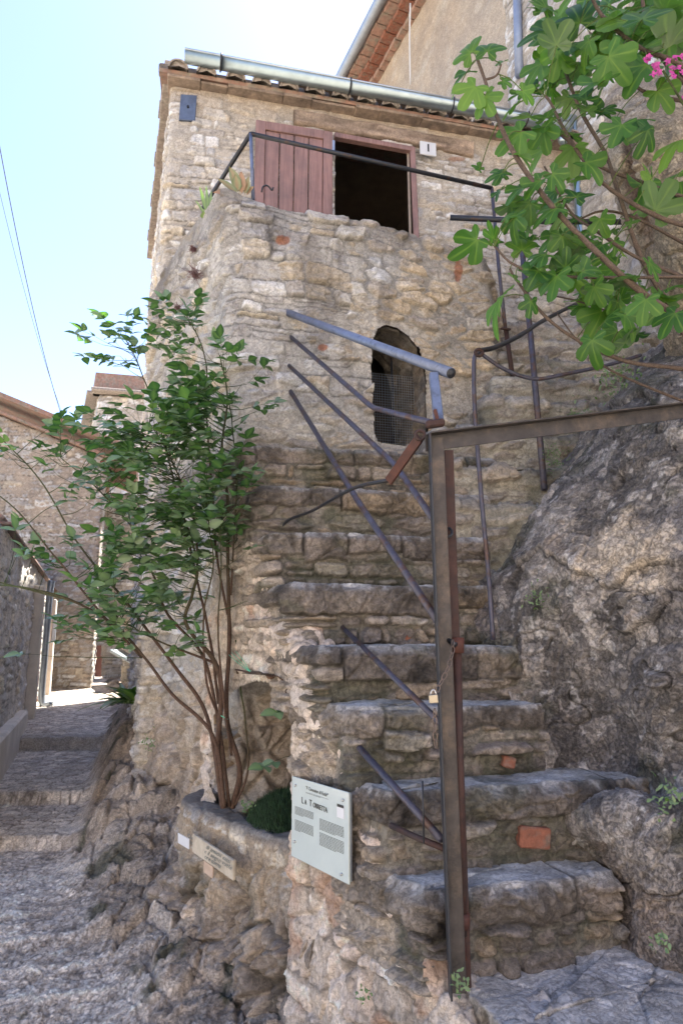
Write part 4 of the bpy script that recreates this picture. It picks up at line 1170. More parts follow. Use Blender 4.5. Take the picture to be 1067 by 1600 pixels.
# near left house along the alley
lefth = thing('low_alley_house', 'low stone house along the left of the alley with pilasters and a downpipe', 'house', (-3.5, 7.5, 0))
LP = (-3.5, 7.5, -.36, 1.0)
def left_house():
    X = lambda Y, o=0: (-3.5-.36*(Y-7.5)+o, Y)
    P1 = [X(16.5), X(3.0)]
    keep = [(64, 885), (101, 905), (101, 1086), (64, 1098)]
    simple_wall('rubble_wall', lefth, [(X(4.6)[0], X(4.6)[1]), (X(16.5)[0], X(16.5)[1])], .1, 2.52, .02, 65, PAL_LIGHT*1.4, (.70, .66, .60), keep=None)
    n = np.array([1, .36, 0])/math.hypot(1, .36); d = np.array([-.36, 1, 0])/math.hypot(1, .36)
    q = lambda Y, o=0, z=0: np.array([*X(Y), z])+n*o
    for (Y, w, z1, nm) in ((9.0, .12, 2.1, 'pilaster'), (12.2, .2, 2.1, 'pilaster'), (13.6, .2, 2.1, 'pilaster'), (15.2, .25, 4.6, 'pilaster')):
        b = MB(); b.box(q(Y, .06, z1/2+.2), d*w, n*.08, hz*(z1/2), .012)
        b.build(nm, M['pale'], lefth)
    for (Y0, Y1) in ((10.9, 11.9),):
        b = MB(); b.box(q((Y0+Y1)/2, .02, 1.4), d*(Y1-Y0)/2, n*.03, hz*.95, .01); b.build('recessed_door', M['brick'], lefth)
    b = MB(); b.box(q(6.4, .04, .45), d*1.9, n*.08, hz*.35, .02); b.build('plinth', M['pale'], lefth)
    # eave, fascia, roof, gutter
    b = MB(); b.box(q(10.8, -.40, 2.83), d*5.7, n*.43-hz*.26, hz*.012+n*.006, .006); b.build('roof', M['tile'], lefth)
    b = MB(); b.box(q(10.8, .03, 2.53), d*5.7, n*.05, hz*.012, .004); b.build('eave_course', M['tile'], lefth)
    b = MB(); b.tube(curve([q(10.3, .14, 2.48), q(10.3, .13, 2.4), q(10.3, .12, 2.05), q(10.3, .12, 1.4), q(10.3, .13, .72), q(10.25, .28, .68)], 30), .05, 10)
    b.build('downpipe', M['zincdull'], lefth, True)
    b = MB(); b.box(q(11.5, .16, 1.75), d*.10, n*.03, hz*.2, .01); b.build('meter_box', M['zincdull'], lefth)
    b = MB(); b.tube([q(3.0, .12, 1.05), q(8.5, .10, 1.0)], .02, 6)
    b = None
left_house()
# overhead cables
for i, (a, bb, off) in enumerate((((-14, 150, 11), (103, 668, 17), .0), ((-40, 120, 11.3), (106, 668, 17.3), .1))):
    A, B_ = at(*a[:2], a[2]), at(*bb[:2], bb[2]); t = np.linspace(0, 1, 30)[:, None]
    pts = A*(1-t)+B_*t-np.array([0, 0, 1])*(4*t*(1-t)*.45)
    b = MB(); b.tube(pts, .009 if i == 0 else .005, 5); o = b.build('overhead_cable', M['cable'], None, True)
    tag(o, ['thicker dark overhead cable crossing the pale sky at left', 'thinner faint overhead cable beside the thicker one at left'][i], 'cable', 'overhead cables')

# pale house added out of view behind the camera to bounce sunlight
opp = thing('bounce_house', 'unseen pale rendered house added behind the camera for bounced light', 'house', (0, -11, 0))
P, s_, v_ = wall_grid([(14, -10.5), (-14, -12)], [(14, -10.5), (-14, -12)], -.6, 9, [(0, -.6), (0, 9), (.4, 9)], .12, .1)
finish('rendered_wall', P, .02*fbm(P*2, 3, 3), np.array((.72, .655, .59))*(1+.2*fbm(P*1.2, 9, 4)[..., None]), M['wall'], opp)
for i in range(6):
    for z in (1.4, 5.2):
        b = MB(); x = -11+i*4.4; y = -12+(x+14)*.0536+.03
        b.box((x, y, z+.7), (.5, .027, 0), (0, .03, 0), (0, 0, .75), .01); b.build('shutter', M['wood'], opp)

# ================================================================== RAILINGS AND GATE FRAME
def bendy(a, m, c_, k=.06):
    t1 = m+(a-m)/np.linalg.norm(a-m)*k; t2 = m+(c_-m)/np.linalg.norm(c_-m)*k
    return np.array([a, t1]+[(1-t)**2*t1+2*t*(1-t)*m+t*t*t2 for t in (.25, .5, .75)]+[t2, c_])
hr = thing('tower_handrail', 'blue grey pipe handrail slanting from the tower wall over the rusty gate frame', 'handrail', at(690, 660, 2.45))
tp = lambda x, y, o=0: on(x, y, TOWER, o)
s0, s1 = tp(443, 486, -.03), at(704, 583, 2.45)
b = MB(); b.tube([s0, s1], .0215, 16); b.build('top_rail', M['blue'], hr, True)
b = MB(); b.tube([s1, s1+(s1-s0)/np.linalg.norm(s1-s0)*.004], .019, 16); b.build('end_cap', M['iron'], hr, True)
b = MB(); q0, q1 = at(677, 585, 2.5), at(686, 664, 2.42); b.bar(q0, q1, .034, .034, upv=(1, 0, 0), bev=.003); b.build('square_post', M['blue'], hr)
b = MB(); b.bar(at(679, 640, 2.39), at(685, 664, 2.39), .018, .012, upv=(1, 0, 0), bev=.002); b.build('rusty_bracket', M['rustred'], hr)
b = MB(); b.bar(at(665, 664, 2.38), at(694, 660, 2.38), .03, .028, bev=.008); b.build('foot_clamp', M['rust'], hr)
b = MB(); b.tube(bendy(tp(447, 520, -.03), at(582, 637, 3.0), at(672, 660, 2.40)), .0125, 10); b.build('rail', M['violet'], hr, True)
b = MB(); b.tube(bendy(tp(444, 564, -.03), at(617, 726, 2.72), at(684, 821, 2.24)), .0125, 10); b.build('rail', M['violet'], hr, True)
b = MB(); b.tube(bendy(tp(447, 600, -.03), at(560, 784, 2.95), at(688, 977, 2.22)), .0135, 10); b.build('rail', M['violet'], hr, True)
bars = (([(535, 980, 3.10), (690, 1132, 2.21)], .0105, 'violet', 'slanting thin iron bar between stair flank and gate frame, the one beside the padlock'),
        ([(561, 1168, 2.62), (690, 1312, 2.22)], .0125, 'violet', 'thicker violet iron bar slanting in front of the third riser towards the gate frame'),
        ([(611, 1290, 2.44), (645, 1306, 2.34), (694, 1326, 2.22)], .0105, 'rust', 'short rusty iron bar bent low between stair flank and gate frame'))
for pts, r, mt, lb in bars:
    b = MB(); b.tube([at(*p) for p in pts], r, 8); o = b.build('iron_bar', M[mt], None, True); tag(o, lb, 'iron bar', 'loose bars at the gate frame')
# flat bar with rod hooked over the frame corner
hb = thing('hook_bar', 'rusty flat bar with a thin rod hooked to the frame corner and running left', 'hook bar', at(607, 750, 2.45))
b = MB(); b.tube(curve([at(440, 824, 3.42), at(452, 812, 3.38), at(490, 797, 3.2), at(550, 764, 2.75), at(607, 750, 2.42)], 30), .0075, 8); b.build('rod', M['iron'], hb, True)
b = MB(); b.bar(at(607, 752, 2.42), at(655, 684, 2.22), .034, .012, upv=(0, -1, .2), bev=.002); b.build('flat_bar', M['rustred'], hb)
b = MB(); th = np.linspace(0, 2*np.pi, 14); c = at(656, 680, 2.20); b.tube([c+np.array([math.cos(x)*.016, 0, math.sin(x)*.016]) for x in th], .006, 6, close=False); b.build('ring', M['rust'], hb, True)

gate = thing('gate_frame', 'rusty angle iron gate frame with tall post and bar reaching the right rock', 'gate frame', at(705, 1545, 2.18))
GY = 2.2
pt_, pb_ = at(678, 683, GY), at(712, 1552, GY)
def lbar(mb, a, c_, w, dep, th, wdir, ddir):
    """L-section: a face of width w and a flange of depth dep"""
    d = (c_-a); m = (a+c_)/2
    mb.box(m+wdir*0, d/2, wdir*w/2, ddir*th/2, .001)
    mb.box(m-wdir*(w/2)-ddir*(dep/2), d/2, wdir*th/2, ddir*dep/2, .001)
xx = np.array([1., 0, 0]); yy_ = np.array([0, -1., 0])
b = MB(); d_ = pb_-pt_; m_ = (pt_+pb_)/2
b.box(m_+xx*.006, d_/2, xx*.022, yy_*.003, .001); b.box(m_+xx*.0285+yy_*-.014, d_/2, xx*.003, yy_*.016, .001)
po_ = b.build('post', M['angle'], gate)
b = MB(); b.box(m_-xx*.019+yy_*.024, d_/2, xx*.003, yy_*.024, .001); b.build('flange', M['iron'], po_)
bl = at(664, 688, GY-.004); br = at(1090, 636, 2.62)
b = MB(); dd = (br-bl); ddn = dd/np.linalg.norm(dd); fn = np.cross(ddn, hz); fn /= np.linalg.norm(fn)
if fn[1] > 0: fn = -fn
b.box((bl+br)/2-hz*.012, dd/2, hz*.027, fn*.003, .001); b.box((bl+br)/2+hz*.016+fn*.022, dd/2, hz*.003, fn*.024, .001)
b.build('crossbar', M['angle'], gate)
# inner stile and round hinge pipe
b = MB(); b.bar(at(700, 705, GY+.05), at(727, 1540, GY+.05), .030, .035, upv=(0, 1, 0), bev=.002); b.build('inner_stile', M['rust'], gate)
b = MB(); b.tube([at(713, 1004, GY+.03), at(722, 1462, GY+.03)], .0155, 12); b.build('hinge_pipe', M['rust'], gate, True)
for y in (1008, 1438):
    b = MB(); x_ = 713+(y-1004)/458*9
    b.tube([at(x_, y-12, GY+.03), at(x_, y+12, GY+.03)], .024, 12); b.build('hinge_collar', M['rustred'], gate, True)
b = MB(); b.tube([at(722, 1462, GY+.03), at(725, 1500, GY+.03)], .009, 8); b.build('hinge_pin', M['rustred'], gate, True)
b = MB(); b.tube(curve([at(692, 836, GY+.02), at(703, 838, GY), at(706, 830, GY+.01), at(700, 824, GY+.04)], 10), .005, 6); b.build('catch_ring', M['iron'], gate, True)
b = MB(); b.tube([at(660, 1220, 2.2), at(662, 1318, 2.2)], .003, 6); b.build('latch_rod', M['iron'], gate, True)
b = MB(); b.tube([at(700, 1000, 2.2), at(712, 1008, 2.18)], .008, 6); b.build('latch_stub', M['iron'], gate, True)

# chain and padlock
ch = thing('chain', 'thin steel chain looped round the rusty gate post and hanging down', 'chain', at(676, 1085, 2.14))
path = curve([at(707, 1000, 2.17), at(706, 1022, 2.15), at(698, 1048, 2.13), at(684, 1075, 2.12), at(676, 1092, 2.11)], 40)
path2 = curve([at(679, 1108, 2.11), at(679, 1140, 2.11), at(681, 1168, 2.11)], 20)
def chain_links(path, step=.021):
    s = arclen(path); n = int(s[-1]/step); t = np.linspace(0, s[-1], n+1); q = resample(path, n+1)
    for i in range(n):
        a, c_ = q[i], q[i+1]; d = (c_-a)/np.linalg.norm(c_-a); m = (a+c_)/2
        sd = np.cross(d, (0, -1, 0)); sd /= np.linalg.norm(sd); w = sd if i % 2 else sd*.45+np.cross(d, sd)*.9
        th = np.linspace(0, 2*np.pi, 13); b = MB()
        b.tube([m+d*math.cos(x)*.0135+w*math.sin(x)*.0062 for x in th], .0017, 5, close=False)
        b.build('link', M['chain'], ch, True)
chain_links(path); chain_links(path2)
pk = thing('padlock', 'small brass padlock hanging on the chain at the gate post', 'padlock', at(676, 1092, 2.10))
c = at(677, 1092, 2.10); b = MB(); b.box(c, (.0135, 0, .001), (0, .006, 0), (-.001, 0, .0125), .002); b.build('body', M['brass'], pk)
b = MB(); b.tube([c+np.array([math.cos(x)*.008, 0, .012+math.sin(x)*.014]) for x in np.linspace(0, math.pi, 10)], .0022, 8); b.build('shackle', M['steel'], pk, True)

# thin rail with ring on the fourth tread
rl = thing('rock_handrail', 'thin dark handrail with an iron ring running from the step to the rock', 'handrail', at(770, 998, 3.05))
b = MB(); b.tube(curve([at(770, 1000, 3.05), at(763, 900, 3.07), at(752, 780, 3.09), at(742, 650, 3.10), at(740, 580, 3.10), at(742, 556, 3.10), at(750, 548, 3.10)], 40), .0105, 10); b.build('standard', M['violet'], rl, True)
b = MB(); c = at(748, 551, 3.09); b.tube([c+np.array([math.cos(x)*.018, .004*math.sin(3*x), math.sin(x)*.016]) for x in np.linspace(0, 2*np.pi, 14)], .0085, 8, close=False); b.build('ring', M['rust'], rl, True)
b = MB(); b.tube(curve([at(750, 548, 3.1), at(775, 542, 3.2), at(812, 524, 3.45), at(850, 500, 3.8), at(905, 472, 4.2)], 30), .0125, 10); b.build('rail', M['iron'], rl, True)
b = MB(); b.tube(curve([at(750, 552, 3.1), at(790, 578, 3.12), at(835, 592, 3.15), at(880, 585, 3.2), at(950, 570, 3.35), at(1000, 555, 3.45)], 30), .0095, 10); b.build('rail', M['violet'], rl, True)
# tall pipe rail by the upper flight
ur = thing('upper_pipe_rail', 'tall dark pipe post with a level pipe rail beside the upper flight', 'handrail', at(850, 757, 3.7))
b = MB(); b.tube([at(703, 340, 4.3), at(850, 346, 4.25), at(995, 347, 4.3)], .019, 12); b.build('rail', M['iron'], ur, True)
b = MB(); b.tube([at(811, 346, 4.22), at(830, 540, 3.98), at(850, 765, 3.68)], .0185, 12); b.build('post', M['violet'], ur, True)
# terrace rail on the parapet
tr = thing('terrace_rail', 'slim metal rail along the terrace parapet in front of the brown shutter', 'handrail', tp(395, 297))
b = MB(); b.tube([tp(392, 209, -.1), tp(768, 294, -.1)], .0155, 10); b.build('rail', M['iron'], tr, True)
b = MB(); b.tube([tp(392, 209, -.1), tp(396, 312, -.1)], .012, 10); b.build('upright', M['blue'], tr, True)
a_ = tp(392, 209, -.1); b = MB(); b.tube([a_, a_+np.array([-.48, .80, .0])*1.0], .0155, 10); b.build('side_rail', M['iron'], tr, True)
b = MB(); e_ = tp(768, 294, -.1); b.tube([e_, tp(779, 420, .06), tp(790, 520, .08)], .0125, 10); b.build('upright', M['violet'], tr, True)
b = MB(); b.tube([tp(790, 515, .08), tp(803, 608, .08)], .016, 10); b.build('rusty_foot', M['rust'], tr, True)
b = MB(); b.bar(tp(782, 513, .10), tp(797, 515, .10), .02, .012, bev=.003); b.build('bracket', M['rust'], tr)
b = MB(); b.tube(curve([tp(409, 300, -.06), tp(411, 292, -.06), tp(418, 290, -.06), tp(425, 297, -.06), tp(427, 293, -.06)], 12), .006, 6); o = b.build('scroll_hook', M['iron'], None, True)
tag(o, 'small curled iron hook on the parapet below the shutter', 'hook')

# ================================================================== SIGN, PLAQUES
SS = (.157, 2.5, -.6, 1.0)
sp = lambda x, y, o=.045: on(x, y, SS, o)
sg = thing('information_sign', 'pale glass sign panel titled La Torretta on the stair flank', 'sign', sp(500, 1300))
A, B_, C_, D_ = sp(456, 1212, .085), sp(545, 1238, .085), sp(547, 1383, .085), sp(458, 1338, .085)
rt = (B_-A+C_-D_)/2; dn = (D_-A+C_-B_)/2; dn = np.array([0, 0, dn[2]]); rt_l = np.linalg.norm(rt); rt = rt*np.array([1, 1, 1]); nn = np.cross(rt, -dn); nn /= np.linalg.norm(nn)
if nn[1] > 0: nn = -nn
cS = (A+B_+C_+D_)/4
b = MB(); b.box(cS, rt/2, dn/2, nn*.004, .002); b.build('panel', M['glass'], sg)
b = MB(); b.box(cS-nn*.012, rt/2*.97, dn/2*.97, nn*.004, .002); b.build('backing', M['zincdull'], sg)
ru = rt/rt_l; W_, H_ = rt_l, np.linalg.norm(dn)
S_ = lambda u, v, o=.0055: cS+rt*(u-.5)+dn*(v-.5)+nn*o
upS = -dn/np.linalg.norm(dn)
text('\u201CIl Cammino di Fede\u201D', S_(.47, .095), ru, upS, H_*.060, M['inkpale'], sg, sx=1.15, shear=.25)
for tt, u, sz in (('L', .235, .125), ('a', .29, .09)): pass
text('L', S_(.20, .262), ru, upS, H_*.115, M['ink'], sg, sx=.95, align='LEFT')
text('A', S_(.257, .270), ru, upS, H_*.085, M['ink'], sg, sx=.95, align='LEFT')
text('T', S_(.345, .262), ru, upS, H_*.115, M['ink'], sg, sx=.95, align='LEFT')
text('ORRETTA', S_(.412, .270), ru, upS, H_*.085, M['ink'], sg, sx=1.0, align='LEFT')
def lines(mb, u0, u1, v0, v1, n, seed, h=.0022):
    r_ = random.Random(seed)
    for i in range(n):
        v = v0+(v1-v0)*i/(n-1); ue = u1 if i < n-1 else u0+(u1-u0)*r_.uniform(.3, .7)
        u = u0
        while u < ue:
            w = r_.uniform(.015, .045); w = min(w, ue-u)
            mb.box(S_(u+w/2, v, .0048), ru*w*W_/2, upS*h/2, nn*.0003); u += w+.008
b = MB(); lines(b, .07, .42, .365, .455, 7, 1); lines(b, .53, .93, .405, .525, 9, 2); lines(b, .07, .42, .53, .655, 9, 3); lines(b, .53, .93, .565, .705, 10, 4)
lines(b, .28, .68, .145, .155, 2, 5, .0012)
b.build('small_print', M['inkpale'], sg)
b = MB(); b.box(S_(.88, .235, .0052), ru*.056*W_, upS*.075*H_, nn*.0006); st_ = b.build('sticker', M['white'], sg)
b = MB(); b.box(S_(.88, .175, .0062), ru*.052*W_, upS*.016*H_, nn*.0004); b.build('sticker_band', M['black'], st_)
for (u, v) in ((.08, .10), (.92, .10), (.08, .80), (.90, .92)):
    b = MB(); q = S_(u, v, .004); b.tube([q, q+nn*.006], .0052, 12); b.build('screw', M['steel'], sg, True)
# small white plate, lettered plaque and pale plaque on the planter
PL = (-.80, 3.78, .28, -.36)
pp = lambda x, y, o=.05: on(x, y, PL, o)
def plate(name, quad, off, th, mat, label, cat):
    q = [pp(x, y, off) for x, y in quad]; c = sum(q)/4; r_ = (q[1]-q[0]+q[2]-q[3])/2; d_ = (q[3]-q[0]+q[2]-q[1])/2
    n_ = np.cross(r_, d_); n_ /= np.linalg.norm(n_)
    if n_[1] > 0: n_ = -n_
    t_ = thing(name, label, cat, c)
    b = MB(); b.box(c, r_/2, d_/2, n_*th/2, .003); b.build('plate', mat, t_)
    return t_, c, r_, d_, n_
plate('blank_plate', [(279, 1301), (296, 1311), (296, 1327), (279, 1317)], .085, .006, M['white'], 'small blank white plate screwed to the planter wall, left of the plaques', 'plate')
t_, c, r_, d_, n_ = plate('lettered_plaque', [(303, 1302), (367, 1344), (366, 1376), (303, 1331)], .075, .015, M['cream'], 'cream plaque with three hand written lines on the planter wall', 'plaque')
for i, s_ in enumerate(('Quella casa di antichi sassi', 'ti porta dove il sogno vuole', 'e il cuore torna')):
    text(s_, c+d_*(-.30+.27*i)-r_*.10+n_*.0085, r_, -d_, .026, M['inkpale'], t_, sx=1.75, shear=.3)
plate('small_plaque', [(320, 1344), (334, 1354), (333, 1373), (319, 1362)], .06, .008, M['pinkplaque'], 'small pinkish plaque tucked under the lettered plaque', 'plaque')

# artificial turf mat on the planter
tm = thing('turf_mat', 'dark green artificial turf patch lying on the planter behind the sign', 'turf mat', at(430, 1280, 3.5))
def turf():
    C = np.array([at(445, 1262, 3.42), ]); r_ = np.random.default_rng(4); V = []; Q = []
    n = 9000; a = r_.uniform(0, 2*np.pi, n); q = np.sqrt(r_.uniform(0, 1, n))
    cx, cy = -.27, 3.60
    X = cx+q*np.cos(a)*.19; Y = cy+q*np.sin(a)*.34
    Z = .745+.09*(1-q*q)
    m = (X-(-.52-(Y-3.46)*.74)) > .02
    return X[m], Y[m], Z[m]
X, Y, Z = turf()
b = MB(); nn_ = 24; aa = np.linspace(0, 2*np.pi, nn_+1)[:-1]; V = []
for rr_ in np.linspace(0, 1, 10):
    for x in aa: V.append((-.27+rr_*math.cos(x)*.18, 3.60+rr_*math.sin(x)*.33, .735+.09*(1-rr_*rr_)))
Q = [(i*nn_+j, i*nn_+(j+1) % nn_, (i+1)*nn_+(j+1) % nn_, (i+1)*nn_+j) for i in range(9) for j in range(nn_)]
b.add(V, Q); b.build('backing', M['turf'], tm, True)
b = MB(); rg = np.random.default_rng(6)
bl_ = np.stack([X, Y, Z-.004], -1); dx = rg.normal(0, .010, (len(X), 3)); w_ = rg.normal(0, 1, (len(X), 3)); w_[:, 2] = 0; w_ /= np.linalg.norm(w_, axis=1, keepdims=True)
V = np.concatenate([bl_-w_*.002, bl_+w_*.002, bl_+dx+np.array([0, 0, .028])]); k = len(X)
o = link('blades', raw_mesh(V, np.stack([np.arange(k), np.arange(k)+k, np.arange(k)+2*k], -1), None, False), M['turf'], tm); o['kind'] = 'stuff'

# ================================================================== PLANTS
class Leaves:
    def __init__(s): s.V = []; s.T = []; s.C = []; s.n = 0
    def add(s, V, T, C): s.V.append(V); s.T.append(np.asarray(T)+s.n); s.C.append(C); s.n += len(V)
    def build(s, name, mat, parent):
        return link(name, raw_mesh(np.concatenate(s.V), np.concatenate(s.T), np.concatenate(s.C)), mat, parent)
def frame(direction, normal):
    d = np.asarray(direction, float); d = d/np.linalg.norm(d); n = np.asarray(normal, float); n = n-d*n.dot(d); n /= np.linalg.norm(n)+1e-9
    return d, np.cross(n, d), n
def ovate(L, pos, direction, normal, ln, wd, shade, droop=.25, fold=.25):
    d, s, n = frame(direction, normal); t = np.array([0, .16, .38, .62, .84, 1.]); w = np.array([.02, .62, 1, .86, .42, .0])*wd/2
    V = []; C = []
    for ti, wi in zip(t, w):
        c = np.asarray(pos)+d*ti*ln-n*droop*ln*ti*ti
        V += [c-s*wi+n*fold*wi, c, c+s*wi+n*fold*wi]; C += [(shade, 0, 0), (shade, .55, 0), (shade, 0, 0)]
    T = []
    for i in range(5):
        a = i*3
        for k in (0, 1): T += [(a+k, a+k+1, a+k+4), (a+k, a+k+4, a+k+3)]
    L.add(np.array(V), T, np.array(C))
def figleaf(L, pos, direction, normal, size, shade, rnd):
    """lobed fig leaf: five rounded lobes on a dished blade"""
    d, s, n = frame(direction, normal)
    lobes = [(-120, .55, 31), (-52, .88, 29), (0, 1.0, 25), (52, .88, 29), (120, .55, 31)]
    out = []
    base = np.array([0, 0])
    for ang in np.arange(-150, 151, 5.):
        r_ = .40
        for la, ll, lw in lobes:
            x = abs(ang-la)/lw
            r_ = max(r_, ll*(1-.52*x**2.8) if x < 1 else .30)
        r_ *= 1+.03*rnd.uniform(-1, 1)
        out.append((math.radians(ang), r_))
    bend = rnd.uniform(.05, .75); cup = rnd.uniform(-.35, .6)
    V = [np.asarray(pos)]; C = [(shade, .5, 0)]
    rings = (.35, .7, 1.0)
    for q in rings:
        for a, r_ in out:
            x, y = math.cos(a)*r_*q*size, math.sin(a)*r_*q*size
            c = np.asarray(pos)+d*x+s*y-n*(bend*(x*x)/size)+n*cup*(y*y)/size+n*.02*size*math.sin(a*9)*q
            V.append(c)
            vein = .6 if min(abs(math.degrees(a)-la) for la, _, _ in lobes) < 3 else 0
            C.append((shade+rnd.uniform(-.04, .04), vein*(1 if q < 1 else .3), 0))
    m = len(out); T = []
    for j in range(m-1): T.append((0, 1+j, 2+j))
    for k in range(len(rings)-1):
        o0, o1 = 1+k*m, 1+(k+1)*m
        for j in range(m-1): T += [(o0+j, o1+j, o1+j+1), (o0+j, o1+j+1, o0+j+1)]
    L.add(np.array(V), T, np.array(C))
def rv(rnd, s=1): return np.array([rnd.gauss(0, s), rnd.gauss(0, s), rnd.gauss(0, s)])

# rose bush in the planter
rose = thing('rose_bush', 'tall leafy climbing rose with many bare lower stems in the planter', 'rose bush', at(355, 1258, 3.62))
def rose_bush():
    rnd = random.Random(21)
    stems = [
     ([(362, 1262, 3.62), (372, 1200, 3.60), (356, 1120, 3.6), (360, 1000, 3.6), (356, 880, 3.6), (352, 780, 3.58), (346, 700, 3.58), (358, 620, 3.55), (345, 555, 3.5)], .019, .004),
     ([(350, 1262, 3.60), (338, 1180, 3.58), (346, 1090, 3.55), (336, 1035, 3.55), (292, 975, 3.5), (300, 930, 3.5), (310, 880, 3.5), (285, 800, 3.5)], .020, .006),
     ([(352, 1260, 3.58), (330, 1150, 3.5), (270, 1085, 3.5), (225, 1028, 3.5), (185, 980, 3.5), (125, 945, 3.5), (60, 925, 3.5), (-20, 905, 3.5)], .013, .004),
     ([(348, 1262, 3.63), (322, 1120, 3.6), (280, 1050, 3.6), (225, 980, 3.6), (190, 935, 3.6), (120, 850, 3.7), (60, 750, 3.7), (0, 680, 3.7)], .014, .0035),
     ([(358, 1260, 3.6), (340, 1110, 3.58), (312, 1020, 3.6), (262, 960, 3.6), (240, 900, 3.6), (210, 830, 3.6), (150, 760, 3.6), (95, 715, 3.6)], .012, .003),
     ([(370, 1258, 3.6), (384, 1200, 3.58), (383, 1120, 3.58), (376, 1080, 3.6), (372, 1000, 3.6)], .0075, .004),
     ([(345, 1100, 3.58), (330, 1000, 3.6), (305, 900, 3.65), (275, 770, 3.7), (245, 650, 3.75), (218, 570, 3.75), (190, 525, 3.75)], .010, .003),
     ([(358, 960, 3.6), (340, 860, 3.62), (330, 760, 3.65), (325, 650, 3.7), (322, 570, 3.7), (305, 520, 3.7), (283, 487, 3.7)], .009, .003),
     ([(310, 880, 3.5), (300, 800, 3.5), (270, 720, 3.5), (240, 660, 3.5)], .008, .003),
     ([(225, 1028, 3.5), (160, 960, 3.45), (90, 870, 3.4), (30, 800, 3.4), (-20, 760, 3.4)], .008, .003),
     ([(185, 980, 3.5), (120, 940, 3.4), (50, 920, 3.3), (-20, 912, 3.3)], .007, .004),
     ([(360, 930, 3.6), (368, 850, 3.55), (366, 740, 3.55), (362, 640, 3.5)], .007, .003),
     ([(340, 1120, 3.58), (322, 1060, 3.5), (318, 960, 3.45), (330, 880, 3.4), (322, 800, 3.4)], .008, .003),
     ([(362, 1180, 3.6), (350, 1080, 3.5), (342, 990, 3.45), (348, 900, 3.4), (340, 820, 3.4)], .008, .003),
     ([(336, 1035, 3.55), (250, 1000, 3.45), (180, 965, 3.4)], .007, .003),
    ]
    samp = []
    for pts, r0, r1 in stems:
        pts = [(x+rnd.gauss(0, 2), y, z) for x, y, z in pts]
        c = curve([at(*p) for p in pts], 8*len(pts)); k = len(c)
        rad = np.linspace(r0, r1, k)*.82
        b = MB(); n1 = fbm(c*8, 5, 2); cc = c+.004*np.stack([n1, -n1, n1*0], -1)
        V, Q, T = tube(cc, rad*(1+.12*n1), 8)
        g = np.linspace(0, 1, k); green = r1 < .0036 or r0 < .009
        col = np.repeat(mix(np.tile((.095, .060, .045), (k, 1)), np.tile((.06, .085, .035), (k, 1)), np.clip(g*1.4-.5+(.3 if r0 < .008 else 0), 0, 1)), 8, axis=0)
        col = np.concatenate([col, col[:1], col[-1:]])
        b.add(V, Q, T, col=col); b.build('stem', M['bark'], rose, True)
        for i in range(k): samp.append((c[i], rad[i]))
    S = np.array([s[0] for s in samp])
    blobs = [((275, 745), (112, 105), 118, (3.15, 3.75)), ((250, 690), (95, 55), 34, (3.2, 3.7)), ((320, 640), (55, 60), 22, (3.3, 3.65)), ((190, 550), (38, 34), 13, (3.6, 3.85)),
             ((285, 510), (34, 34), 12, (3.6, 3.8)), ((215, 915), (85, 80), 55, (3.25, 3.7)), ((320, 850), (58, 50), 24, (3.3, 3.6)), ((95, 690), (38, 34), 7, (3.5, 3.8)),
             ((130, 770), (60, 45), 8, (3.4, 3.8)), ((120, 900), (60, 40), 5, (3.3, 3.6)), ((50, 850), (40, 50), 3, (3.3, 3.6)), ((330, 590), (60, 45), 13, (3.4, 3.65)),
             ((250, 1000), (70, 35), 11, (3.3, 3.6)), ((150, 965), (60, 40), 10, (3.3, 3.6)), ((395, 640), (14, 18), 2, (3.45, 3.6)), ((380, 820), (16, 30), 3, (3.4, 3.6)),
             ((385, 945), (14, 12), 2, (3.4, 3.6)), ((20, 700), (25, 25), 3, (3.6, 3.7)), ((455, 1105), (8, 6), 1, (3.15, 3.2)), ((455, 1180), (8, 6), 1, (3.1, 3.2)), ((75, 1020), (14, 8), 1, (3.4, 3.5)), ((410, 780), (10, 12), 1, (3.5, 3.55)), ((350, 560), (22, 16), 4, (3.45, 3.6))]
    L = Leaves(); tw = MB()
    for (cx, cy), (rx, ry), n, (y0, y1) in blobs:
        for _ in range(int(n*1.6) if n > 2 else n):
            a = rnd.uniform(0, 6.283); q = math.sqrt(rnd.random())
            p = at(cx+rx*q*math.cos(a), cy+ry*q*math.sin(a), rnd.uniform(y0, y1))
            dist = np.linalg.norm(S-p, axis=1)+np.maximum(0, S[:, 2]-p[2]+.03)*1.5
            i = int(np.argmin(dist)); s0 = S[i]
            out = p-s0; Ld = np.linalg.norm(out)+1e-6
            if cx == 455: s0 = p+np.array([.05, .06, .03]); out = p-s0; Ld = .08
            mid = s0+out*.5+np.array([0, 0, -.02+.03*rnd.random()])+rv(rnd, .006)
            cv = curve([s0, mid, p], 6); tw.tube(cv, np.linspace(.0022, .0012, len(cv)), 4, col=(.05, .075, .03), close=False)
            d0 = out/Ld+np.array([0, -.2, .15])+rv(rnd, .35); d0 /= np.linalg.norm(d0)
            nl = rnd.choice((5, 5, 7, 3)); sc_ = rnd.uniform(1.1, 1.55); side = np.cross(d0, (0, 0, 1)); side /= np.linalg.norm(side)+1e-6
            rach = rnd.uniform(.07, .11)*sc_; e = p+d0*rach+np.array([0, 0, -.015])
            tw.tube([p, (p+e)/2+np.array([0, 0, .004]), e], .0009, 4, col=(.05, .09, .03), close=False)
            shd = min(1, max(0, rnd.gauss(.38, .18)+(.25 if rnd.random() < .12 else 0)))
            nrm = np.array([0, -.35, 1.])+rv(rnd, .38)
            ovate(L, e, d0+rv(rnd, .15), nrm, .058*sc_, .036*sc_, shd+rnd.uniform(-.08, .08))
